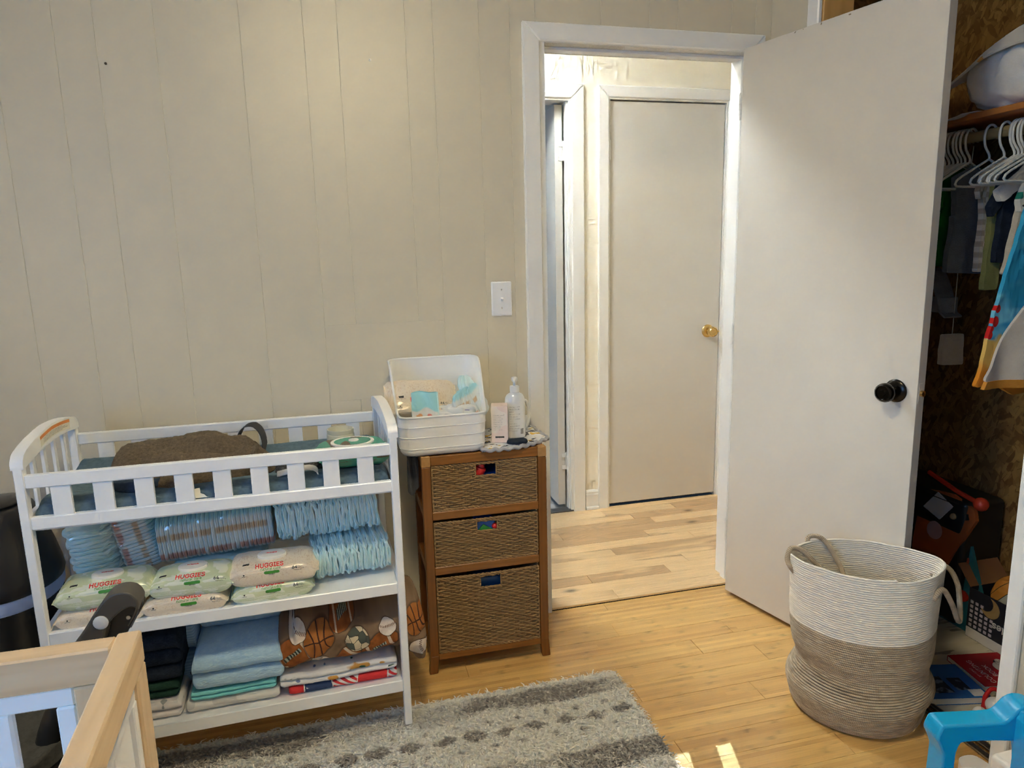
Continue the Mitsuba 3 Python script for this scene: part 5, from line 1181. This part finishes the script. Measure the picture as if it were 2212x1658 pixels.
def garment(key, pts, y, mt, label, cat, th=.018, seed=1, wav=.020, lean=0, mirror=None, extra=None):
    poly = sg.Polygon(pts if mirror is None else list(pts) + [(2 * mirror - a, b) for a, b in pts[::-1]]).buffer(-.006).buffer(.006)
    m = prism(poly, -th / 2, th / 2, 'xz').subdivide_to_size(.022); v = m.vertices
    zt = v[:, 2].max(); k = np.clip((zt - v[:, 2]) / .1, .15, 1)
    v[:, 1] += wav * (meshkit.fbm(v * [26, 0, 7] + seed * 3.7, 2, seed) - .5) * 2 * k + .006 * (meshkit.fbm(v * [60, 0, 30] + seed, 2, seed) - .5); m.vertices = v
    if lean: rot(m, lean, (0, 0, 1), (RODX, 0, 0))
    put(key, mov(m, 0, y, 0), mt, 50); tag(key, label, cat)
def tee(xc, zt, w, sw, sz, hem, sl=.075):
    return [(xc - .030, zt - .012), (xc - .042, zt), (xc - w - .005, zt - .035), (xc - sw, sz), (xc - sw + .012, sz - .035), (xc - w, sz + .018), (xc - w - .004, hem), (xc, hem - .006)]
mat('cloth_green', knit((.006, .06, .008), (.014, .11, .018)), .95, .1); mat('cloth_greyblue', knit((.085, .10, .125), (.15, .17, .20)), .95, .1)
def checks(p, n, uv):
    a = dr.floor(p.x * 62) + dr.floor(p.z * 62); e = a - 2 * dr.floor(a / 2); return mix((.42, .34, .24), (.62, .55, .44), e) * (.9 + .2 * noise(p.x * 300, p.z * 300))
mat('cloth_checked', checks, .95, .1); mat('cloth_olive', knit((.16, .17, .055), (.25, .25, .095)), .95, .1); mat('cloth_grey', knit((.46, .44, .39), (.62, .59, .53)), .95, .1); mat('cloth_beige', knit((.44, .38, .29), (.58, .52, .42)), .95, .1)
def teeprint(p, n, uv): return mix(mix((.70, .66, .56), (.015, .14, .11), smoothstep(.60, .63, fbm(p.x * 22, p.z * 22, 3, 2))), (.03, .03, .03), smoothstep(.66, .69, fbm(p.x * 48 + 9, p.z * 48, 3, 2)))
mat('cloth_printed', teeprint, .95, .1)
garment('green_shirt', tee(1.985, 1.555, .115, .135, 1.44, 1.248), -.432, 'cloth_green', 'dark green shirt hanging beside the edge of the open door', 'shirt', seed=2, wav=.012, mirror=1.985)
garment('greyblue_shirt', tee(1.985, 1.553, .113, .110, 1.42, 1.228), -.478, 'cloth_greyblue', 'grey blue shirt hanging between the green shirt and the checked shirt', 'shirt', seed=3, wav=.012, mirror=1.985)
garment('checked_shirt', tee(2.0, 1.562, .107, .135, 1.468, 1.232), -.562, 'cloth_checked', 'beige checked shirt on the second white hanger', 'shirt', seed=4, wav=.014, mirror=2.0)
garment('olive_trousers', [(1.905, 1.50), (1.957, 1.50), (1.955, 1.35), (1.947, 1.178), (1.899, 1.177), (1.905, 1.32)], -.582, 'cloth_olive', 'olive green trouser leg hanging lowest among the clothes', 'trousers', seed=5, wav=.008)
garment('navy_shirt', tee(2.015, 1.555, .107, .152, 1.42, 1.26), -.613, 'knit_navy', 'dark navy shirt hanging before the grey shirt', 'shirt', seed=6, wav=.012, mirror=2.015)
garment('grey_shirt', tee(2.03, 1.565, .080, .175, 1.465, 1.30), -.642, 'cloth_grey', 'light grey shirt whose sleeve sticks out towards the room', 'shirt', seed=7, wav=.012, mirror=2.03)
garment('beige_shirt', [(1.93, 1.53), (1.905, 1.40), (1.874, 1.228), (1.95, 1.21), (2.06, 1.21), (2.05, 1.53)], -.668, 'cloth_beige', 'beige shirt hanging behind the blue towel', 'shirt', seed=8, wav=.010)
garment('printed_shirt', tee(2.03, 1.565, .105, .170, 1.43, 1.30), -.698, 'cloth_printed', 'white shirt with a dark green print, nearest of the hanging shirts', 'shirt', seed=9, wav=.012, mirror=2.03)
# beach towel
def towel_tex(p, n, uv):
    e = (fbm(p.x * 30, p.z * 30, 2, 2) - .5) * .05; c = mix((.03, .28, .50), (.14, .44, .62), smoothstep(.4, .7, fbm(p.x * 8, p.z * 26, 1, 3)))
    c = mix(c, (.62, .42, .12), smoothstep(1.075, 1.055, p.z + .45 * (p.x - 1.73) + e)); c = mix(c, (.58, .22, .025), smoothstep(1.00, .96, p.z + .3 * (p.x - 1.70) + e))
    for dx, dz, r in ((1.747, 1.140, .009), (1.743, 1.105, .012), (1.732, 1.085, .007), (1.730, 1.068, .009)):
        c = mix(c, (.50, .02, .02), smoothstep(1.1, .9, (dr.square(p.x - dx) + dr.square((p.z - dz) * .8)) / r ** 2))
    return c
mat('towel_print', towel_tex, .95, .1, sheen=.4); mat('towel_lining', knit((.60, .54, .45), (.74, .68, .59), 600), .95, .1, sheen=.4); mat('towel_orange', knit((.50, .20, .03), (.62, .30, .06)), .95, .1)
garment('beach_towel', [(1.86, 1.56), (1.835, 1.48), (1.800, 1.375), (1.775, 1.283), (1.741, 1.146), (1.731, 1.097), (1.710, .983), (1.692, .925), (1.76, .93), (1.83, .895), (1.90, .90), (1.95, .90), (1.96, 1.56)], -.772, 'towel_print', 'blue beach towel with an orange border and white lining hanging at the right', 'towel', th=.012, seed=11, wav=.006)
m = prism(sg.Polygon(spline([(1.875, 1.215), (1.832, 1.165), (1.800, 1.124), (1.753, 1.054), (1.722, .988), (1.703, .944), (1.831, .9425), (1.834, 1.02), (1.842, 1.10)], 60)).buffer(0), -.794, -.786, 'xz').subdivide_to_size(.02); v = m.vertices; v[:, 1] += .008 * np.sin(v[:, 0] * 40) * np.clip((1.2 - v[:, 2]) / .2, 0, 1) - .004; m.vertices = v
put('beach_towel__lining', m, 'towel_lining', 50); labels['beach_towel__lining'] = {'label': 'white terry lining turned outwards'}
m = prism(sg.Polygon([(1.703, .945), (1.8315, .943), (1.8325, .920), (1.692, .924)]), -.797, -.785, 'xz').subdivide_to_size(.02); v = m.vertices; v[:, 1] += .008 * np.sin(v[:, 0] * 40) - .003; m.vertices = v
put('beach_towel__hem', m, 'towel_orange', 50); labels['beach_towel__hem'] = {'label': 'orange hem'}
# cap, straps, white cloths further back
mat('cap_grey', knit((.13, .14, .16), (.24, .25, .27)), .9)
cp = spline([(-.305, 1.235), (-.335, 1.215), (-.365, 1.16), (-.385, 1.10), (-.412, 1.078)], 24); P = np.stack([np.c_[np.full(24, 2.0) + o, cp[:, 0], cp[:, 1]] for o in np.linspace(-.05, .02, 6)], 1); P[..., 0] -= .02 * np.sin(np.linspace(0, np.pi, 6))[None]
put('visor_cap', shell(P, .006), 'cap_grey', 50); put('visor_cap__crown', mov(heap(1.955, 2.03, -.40, -.31, lambda X, Y: .05 + 0 * X, lambda X, Y: 1.09 + 0 * X, 24, 24, 5), 0, 0, 0), 'cap_grey', True); tag('visor_cap', 'grey cap hanging low in the closet beside the door edge', 'cap')
put('visor_cap__cord', tube([(1.99, -.335, 1.235), (1.985, -.34, 1.4), (1.975, -.36, 1.62)], .0015, 6), 'cap_grey')
garment('white_bib', [(1.96, 1.02), (2.04, 1.02), (2.045, .915), (1.955, .918)], -.40, 'cloth_grey', 'small pale cloth hanging low and deep in the dark closet', 'cloth', seed=13, wav=.006)
put('white_bib__cord', tube([(2.0, -.40, 1.01), (2.0, -.40, 1.3), (1.985, -.43, 1.62)], .0015, 6), 'hanger_white')
put('strap_pair__strap', mov(box(1.955, 1.961, -.325, -.317, .90, 1.015, .001), 0, 0, 0), 'black_web'); put('strap_pair__buckle', box(1.953, 1.963, -.335, -.312, .885, .915, .002), 'hanger_white'); put('strap_pair__cord', tube([(1.958, -.321, 1.01), (1.965, -.33, 1.4), (1.96, -.375, 1.64)], .0015, 6), 'black_web'); tag('strap_pair', 'black strap with a white buckle hanging low beside the door edge', 'strap')
# ---------------------------------------------------------------- on the shelf
def soft_bag(cx, cy, cz, rx, ry, rz, seed, k=.014, nu=70, nv=46):
    u = np.linspace(-np.pi / 2, np.pi / 2, nv); w = np.linspace(0, 2 * np.pi, nu, endpoint=False); U, W = np.meshgrid(u, w, indexing='ij'); q = lambda t, e: np.sign(t) * np.abs(t) ** e
    P = np.stack([rx * q(np.cos(U), .6) * q(np.cos(W), .7), ry * q(np.cos(U), .6) * q(np.sin(W), .7), rz * q(np.sin(U), .75)], -1)
    nn = P / (np.linalg.norm(P, axis=-1, keepdims=True) + 1e-9); P = P + nn * (k * 2 * (meshkit.fbm(P * [12, 12, 16] + seed, 3, seed) - .5) - k * 1.3 * np.clip(1 - np.abs(meshkit.noise(P * [16, 16, 7] + seed * 2, seed + 4) - .5) * 9, 0, 1))[..., None]
    m = grid(P + np.array([cx, cy, cz]), cv=True)
    if m.volume < 0: m.invert()
    return m
mat('cotton_white', knit((.72, .68, .60), (.86, .82, .74)), .95, .1)
def floral(p, n, uv):
    s = smoothstep(.83, .86, noise(p.x * 26, p.y * 26, p.z * 26)); t = smoothstep(.86, .88, noise(p.x * 30 + 40, p.y * 30, p.z * 30)); return mix(mix((.60, .57, .50), (.05, .06, .04), s), (.45, .26, .08), t)
mat('cotton_floral', floral, .95, .1)
put('pillow_bag__body', soft_bag(2.015, -.655, 1.800, .165, .215, .103, 3), 'cotton_white', True)
u = np.linspace(0, 1, 40); P = np.zeros((40, 24, 3))
for i, a in enumerate(u):
    for j, b in enumerate(np.linspace(0, 1, 24)):
        y = -.44 - .46 * a; x = 1.835 + .33 * b; t = math.sin(math.pi * np.clip((y + .44) / -.44, 0, 1)); P[i, j] = (x, y, 1.838 + .072 * t ** .7 + .05 * math.sin(math.pi * b) ** .8 * t - .075 * (1 - b) ** 3 * (1 - .3 * a))
P[..., 2] += .012 * vn(P, 12, 6); P[..., 0] += .012 * vn(P, 14, 8)
put('pillow_bag__flap', shell(P, .006), 'cotton_floral', 60); labels['pillow_bag__flap'] = {'label': 'white muslin flap with small sprigs'}
tag('pillow_bag', 'large stuffed white cotton bag on the closet shelf', 'bag')
put('black_pouch', soft_bag(1.965, -.955, 1.770, .10, .095, .072, 9, .006), 'black_web', True); tag('black_pouch', 'black pouch on the shelf beside the stuffed white bag', 'pouch')
P = np.array([[(1.842 + .11 * a, -.44 - .09 * b - .05 * a, 1.6955 - .024 * (1 - a) ** 3 * (1 - b) + .003 * math.sin(9 * a + 5 * b)) for b in np.linspace(0, 1, 12)] for a in np.linspace(0, 1, 14)]); P[..., 0] -= .02 * (1 - np.linspace(0, 1, 14))[:, None]
mat('paper_white', (.52, .54, .58), .7)
put('shelf_paper', shell(P, .0012), 'paper_white', 60); tag('shelf_paper', 'white papers lapping over the edge of the closet shelf', 'paper')
# ---------------------------------------------------------------- on the closet floor
FZ = .0025
mat('carton_dark', (.015, .016, .024), .45); mat('print_lilac', (.46, .40, .44), .6); mat('carton_brown', (.20, .10, .045), .8); mat('print_white', (.66, .62, .58), .6); mat('moon_yellow', (.34, .22, .09), .6)
bx = join(box(2.010, 2.0125, -.875, -.552, FZ, .178), box(2.185, 2.1875, -.875, -.552, FZ, .178), box(2.0125, 2.185, -.5545, -.552, FZ, .178), box(2.0125, 2.185, -.875, -.8725, FZ, .178), box(2.0125, 2.185, -.8725, -.5545, FZ, FZ + .003))
put('toy_carton__box', bx, 'carton_dark')
sq = []
for i in range(5):
    for j in range(6):
        if i + j > 8 or (i > 2 and j > 3): continue
        y = -.566 - i * .0185 - .0; z = .049 + j * .0165; sq.append(box(2.0093, 2.0103, y - .0055, y + .0055, z - .005, z + .005))
put('toy_carton__square', join(*sq), 'print_lilac'); tag('toy_carton__square', kind='stuff')
put('toy_carton__band', box(2.0094, 2.0103, -.690, -.553, FZ + .001, .038), 'print_white')
t = meshkit.text_mesh('stables', .022, .0006, True); v = t.vertices; t.vertices = np.c_[2.0098 - v[:, 2], -.645 - v[:, 0].max() + v[:, 0], .098 - v[:, 1]]   # upside down, as the carton stands on its head
put('toy_carton__lettering', t, 'print_white')
mn = rot(trimesh.creation.extrude_polygon(sg.Point(0, 0).buffer(.034).difference(sg.Point(.018, .012).buffer(.028)), .0006, engine='earcut'), 0); v = mn.vertices; mn.vertices = np.c_[2.0097 - v[:, 2], -.632 + v[:, 0], .140 + v[:, 1]]; put('toy_carton__moon', mn, 'moon_yellow')
put('toy_carton__flap', shell(np.array([[(2.012 + .165 * a, -.553 + .055 * b, .179 + .060 * b) for b in np.linspace(0, 1, 5)] for a in np.linspace(0, 1, 5)]), .003), 'carton_brown'); labels['toy_carton__flap'] = {'label': 'plain brown flap folded open'}
tag('toy_carton', 'dark carton with a pattern of pale squares standing open on the closet floor', 'box')
def plush(p, n, uv):
    c = mix((.50, .17, .02), (.58, .26, .05), noise(p.x * 90, p.y * 90, p.z * 90)); s = (p.y + p.z * .8) * 26; f = s - dr.floor(s); k = dr.floor(s) - 4 * dr.floor(dr.floor(s) / 4)
    c = dr.select(k < .5, c, dr.select(k < 1.5, mi.Color3f(.05, .16, .30), dr.select(k < 2.5, mi.Color3f(.50, .50, .42), c))); return mix((.02, .015, .01), c, smoothstep(.04, .09, f))
mat('toy_striped', plush, .6); mat('toy_lime', (.22, .34, .02), .5)
put('striped_toy', rot(soft_bag(2.10, -.655, .170, .06, .075, .062, 12, .005), 20, (1, 0, 0), (2.1, -.655, .17)), 'toy_striped', True); tag('striped_toy', 'orange striped soft toy sticking out of the dark carton', 'toy')
put('lime_toy', soft_bag(2.09, -.790, .155, .06, .055, .048, 14, .004), 'toy_lime', True); tag('lime_toy', 'lime green toy lying in the dark carton', 'toy')
mat('book_red', (.36, .015, .018), .35); mat('book_blue', (.02, .10, .28), .35); mat('page_cream', (.60, .56, .46), .8); mat('print_cream', (.66, .58, .50), .5); mat('photo_dark', lambda p, n, uv: mix((.01, .015, .03), (.12, .15, .20), smoothstep(.5, .7, fbm(p.x * 60, p.y * 60, 0, 3))), .4)
def book(key, at, w, d, h, yaw, cov, prints, label):
    def f(m): rot(m, yaw); return mov(m, at[0], at[1], FZ + at[2])
    put(key + '__pages', f(box(.0015, w - .0015, -d + .0015, -.0015, .0016, h - .0016)), 'page_cream')
    put(key + '__cover', f(join(box(0, w, -d, 0, 0, .0018, .0005), box(0, w, -d, 0, h - .0018, h, .0005), box(0, w, -.0018, 0, 0, h, .0005))), cov)
    for n, m, mt in prints: put(num(key + '__' + n), f(mov(m, 0, 0, h)), mt)
    tag(key, label, 'book')
def run_text(s, hgt, x, y, ang): 
    m = meshkit.text_mesh(s, hgt, .0004); rot(m, ang); return mov(m, x, y, -.0001)
def blotch(seed, x, y, sx, sy):
    g = np.random.default_rng(seed); return join(*[mov(trimesh.creation.extrude_polygon(sg.Point(0, 0).buffer(1).intersection(sg.box(-1, -1, 1, 1)), .0004, engine='earcut').apply_transform(np.diag([sx * g.uniform(.15, .4), sy * g.uniform(.08, .25), 1, 1])), x + sx * g.uniform(-.4, .4), y + sy * g.uniform(-.4, .4), 0) for _ in range(9)])
# the red book: far left corner at `at`; local x along the far edge, local -y towards the room
book('counting_book', (1.826, -.657, 0), .168, .165, .018, -10.5, 'book_red', [('title', run_text('COUNTING', .0155, .050, -.152, 90), 'print_cream'), ('title', run_text('BOOK', .0155, .080, -.122, 90), 'print_cream'), ('title', run_text('MY FIRST', .007, .024, -.12, 90), 'print_cream'), ('picture', blotch(3, .125, -.09, .05, .10), 'print_cream'), ('picture', blotch(5, .13, -.08, .03, .07), 'print_black')], 'red square board book lying on the closet floor before the carton')
book('photo_book', (1.632, -.668, 0), .175, .165, .022, -13, 'book_blue', [('picture', box(.02, .085, -.14, -.06, 0, .0004), 'photo_dark'), ('picture', box(.10, .14, -.13, -.07, 0, .0004), 'photo_dark'), ('label', box(.128, .168, -.160, -.128, 0, .0006), 'print_white')], 'blue board book lying on the closet floor beside the hamper')
# small rattle-like toy by the casing
put('beaded_toy__ring', tube(spline([(1.705, -.895, .018), (1.725, -.880, .020), (1.745, -.866, .03), (1.770, -.862, .045), (1.785, -.875, .04), (1.768, -.888, .025), (1.75, -.878, .02)], 40), .006, 10), 'toy_red', True); put('beaded_toy__ball', mov(trimesh.creation.icosphere(subdivisions=3, radius=.019), 1.672, -.915, .0215), 'white_toy', True); put('beaded_toy__ball_001', mov(trimesh.creation.icosphere(subdivisions=3, radius=.024), 1.735, -.905, .0265), 'white_toy', True); tag('beaded_toy', 'white and red toy with two balls on the closet floor by the casing', 'toy')
# boards leaning in the dark corner
mat('board_orange', (.30, .085, .018), .5); mat('board_pink', (.42, .28, .30), .6); mat('board_teal', lambda p, n, uv: mix((.01, .10, .14), (.03, .20, .24), fbm(p.x * 20, p.y * 20, p.z * 20, 2)), .5); mat('fish_orange', (.34, .07, .03), .5); mat('mallet_red', (.50, .045, .015), .4); mat('wood_pale', (.36, .25, .11), .5)
def board(poly, x0, th, tilt=10, piv=(2.0, 0, 0)):
    m = prism(poly, x0, x0 + th, 'yz'); return rot(m, tilt, (0, 1, 0), piv)
ob = sg.Polygon([(-.31, .225), (-.31, .44), (-.43, .455), (-.515, .430), (-.525, .405), (-.445, .215), (-.40, .16), (-.34, .16)]).buffer(.008).difference(sg.Polygon([(-.45, .395), (-.50, .412), (-.505, .400), (-.46, .383)]).buffer(.004))
put('wooden_board__panel', board(ob, 1.985, .014, 6), 'board_orange', 30); put('wooden_board__disc', board(sg.Point(-.385, .315).buffer(.032), 1.9835, .002, 6), 'board_pink', 30); put('wooden_board__bead', mov(trimesh.creation.icosphere(subdivisions=3, radius=.011), 2.018, -.455, .392), 'wood_pale', True)
tag('wooden_board', 'orange wooden toy board with a pink disc leaning in the closet', 'board')
put('paper_card', board(sg.Polygon([(-.33, .385), (-.38, .455), (-.45, .425), (-.405, .362)]), 1.975, .002, 6), 'paper_white'); tag('paper_card', 'grey white card leaning on top of the orange toy board', 'card')
tb2 = sg.Polygon([(-.36, .003), (-.56, .003), (-.565, .16), (-.485, .33), (-.42, .33), (-.36, .25)]); put('fish_puzzle__board', board(tb2, 2.030, .012, 5), 'board_teal', 30)
def fish_poly(cy, cz, s): return sg.Polygon([(cy + s * math.cos(a) , cz + .75 * s * math.sin(a)) for a in np.linspace(0, 2 * np.pi, 26)]).union(sg.Polygon([(cy + .7 * s, cz), (cy + 1.7 * s, cz + .7 * s), (cy + 1.5 * s, cz - .7 * s)]))
for cy, cz, s, mt in ((-.475, .245, .030, 'fish_orange'), (-.43, .17, .024, 'board_pink'), (-.50, .12, .026, 'mallet_red'), (-.44, .07, .024, 'fish_orange')): put(num('fish_puzzle__piece'), board(fish_poly(cy, cz, s), 2.024, .007, 5), mt, 30)
tag('fish_puzzle', 'teal puzzle board with fish leaning behind the orange board', 'puzzle')
put('toy_mallet__handle', tube([(2.06, -.30, .50), (2.045, -.43, .475), (2.04, -.52, .463)], .008, 12), 'mallet_red', True); put('toy_mallet__head', mov(trimesh.creation.icosphere(subdivisions=3, radius=.023), 2.04, -.535, .461), 'mallet_red', True); tag('toy_mallet', 'orange red toy mallet with a round head lying in the dark corner', 'toy')
put('storage_tote', rbox(2.02, 2.195, -.50, -.01, .003, .452, .02), 'black_plastic', 40); tag('storage_tote', 'black tote box standing in the dark corner of the closet', 'box')
# sliding door track and things near the casing
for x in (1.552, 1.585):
    put(num('door_track__rail'), box(x, x + .022, -1.070, -.272, .0006, .0075, .002), 'track_metal'); put(num('door_track__groove_shade_strip'), box(x + .006, x + .016, -1.070, -.272, .0072, .0080), 'dark_gap')  # dark strip laid on each rail paints the shade of a groove
tag('door_track', 'metal sliding door track on the floor of the closet opening', 'track')
m = trimesh.creation.extrude_polygon(sg.Polygon(spline([(1.438, -1.075), (1.462, -1.046), (1.505, -1.050), (1.512, -1.10), (1.49, -1.15), (1.455, -1.12), (1.438, -1.075)], 40)[:-1]).buffer(0), .028, engine='earcut'); put('plastic_disc', mov(m, 0, 0, .0015), 'white_toy', 30); tag('plastic_disc', 'white plastic disc lying on the floor by the casing', 'disc')
put('white_tub', rbox(1.405, 1.510, -1.30, -1.165, .0015, .150, .015), 'white_toy', 40); tag('white_tub', "white plastic tub behind the blue child's chair", 'tub')
# ---------------------------------------------------------------- packet of wipes and its like on the changing pad
def gpack(p, n, uv):
    c = mix((.02, .14, .11), (.05, .24, .17), fbm(uv.x * 30, uv.y * 30, 2, 2)); return mix(c, (.07, .045, .03), smoothstep(.60, .64, fbm(uv.x * 26 + 5, uv.y * 18, 7, 2)))
mat('film_jungle', gpack, .3)
pk = Pack(.19, .115, .052, 41, .004); m, uv = pk.mesh(); P_ = at_table(-.108, .105, .772, 4, 8)
put('green_packet__film', P_(m), 'film_jungle', True, uv=uv)
lidm = trimesh.creation.extrude_polygon(sg.Point(0, 0).buffer(1, quad_segs=16), 1, engine='earcut'); lidm.apply_transform(np.diag([.058, .034, .006, 1])); put('green_packet__lid', P_(mov(lidm, 0, .004, .0505)), 'lid_white', 30)
lidm = trimesh.creation.extrude_polygon(sg.Point(0, 0).buffer(1, quad_segs=16), 1, engine='earcut'); lidm.apply_transform(np.diag([.049, .026, .0012, 1])); put('green_packet__lid__panel', P_(mov(lidm, 0, .004, .0562)), 'film_jungle', uv=np.c_[lidm.vertices[:, 0], lidm.vertices[:, 1]])
lidm = trimesh.creation.extrude_polygon(sg.Point(0, 0).buffer(1, quad_segs=12), 1, engine='earcut'); lidm.apply_transform(np.diag([.014, .012, .0008, 1])); put('green_packet__lid__badge', P_(mov(lidm, .004, .008, .0572)), 'label_white')
tag('green_packet', 'dark green wipes packet with a white framed lid on the changing pad', 'wipes packet')
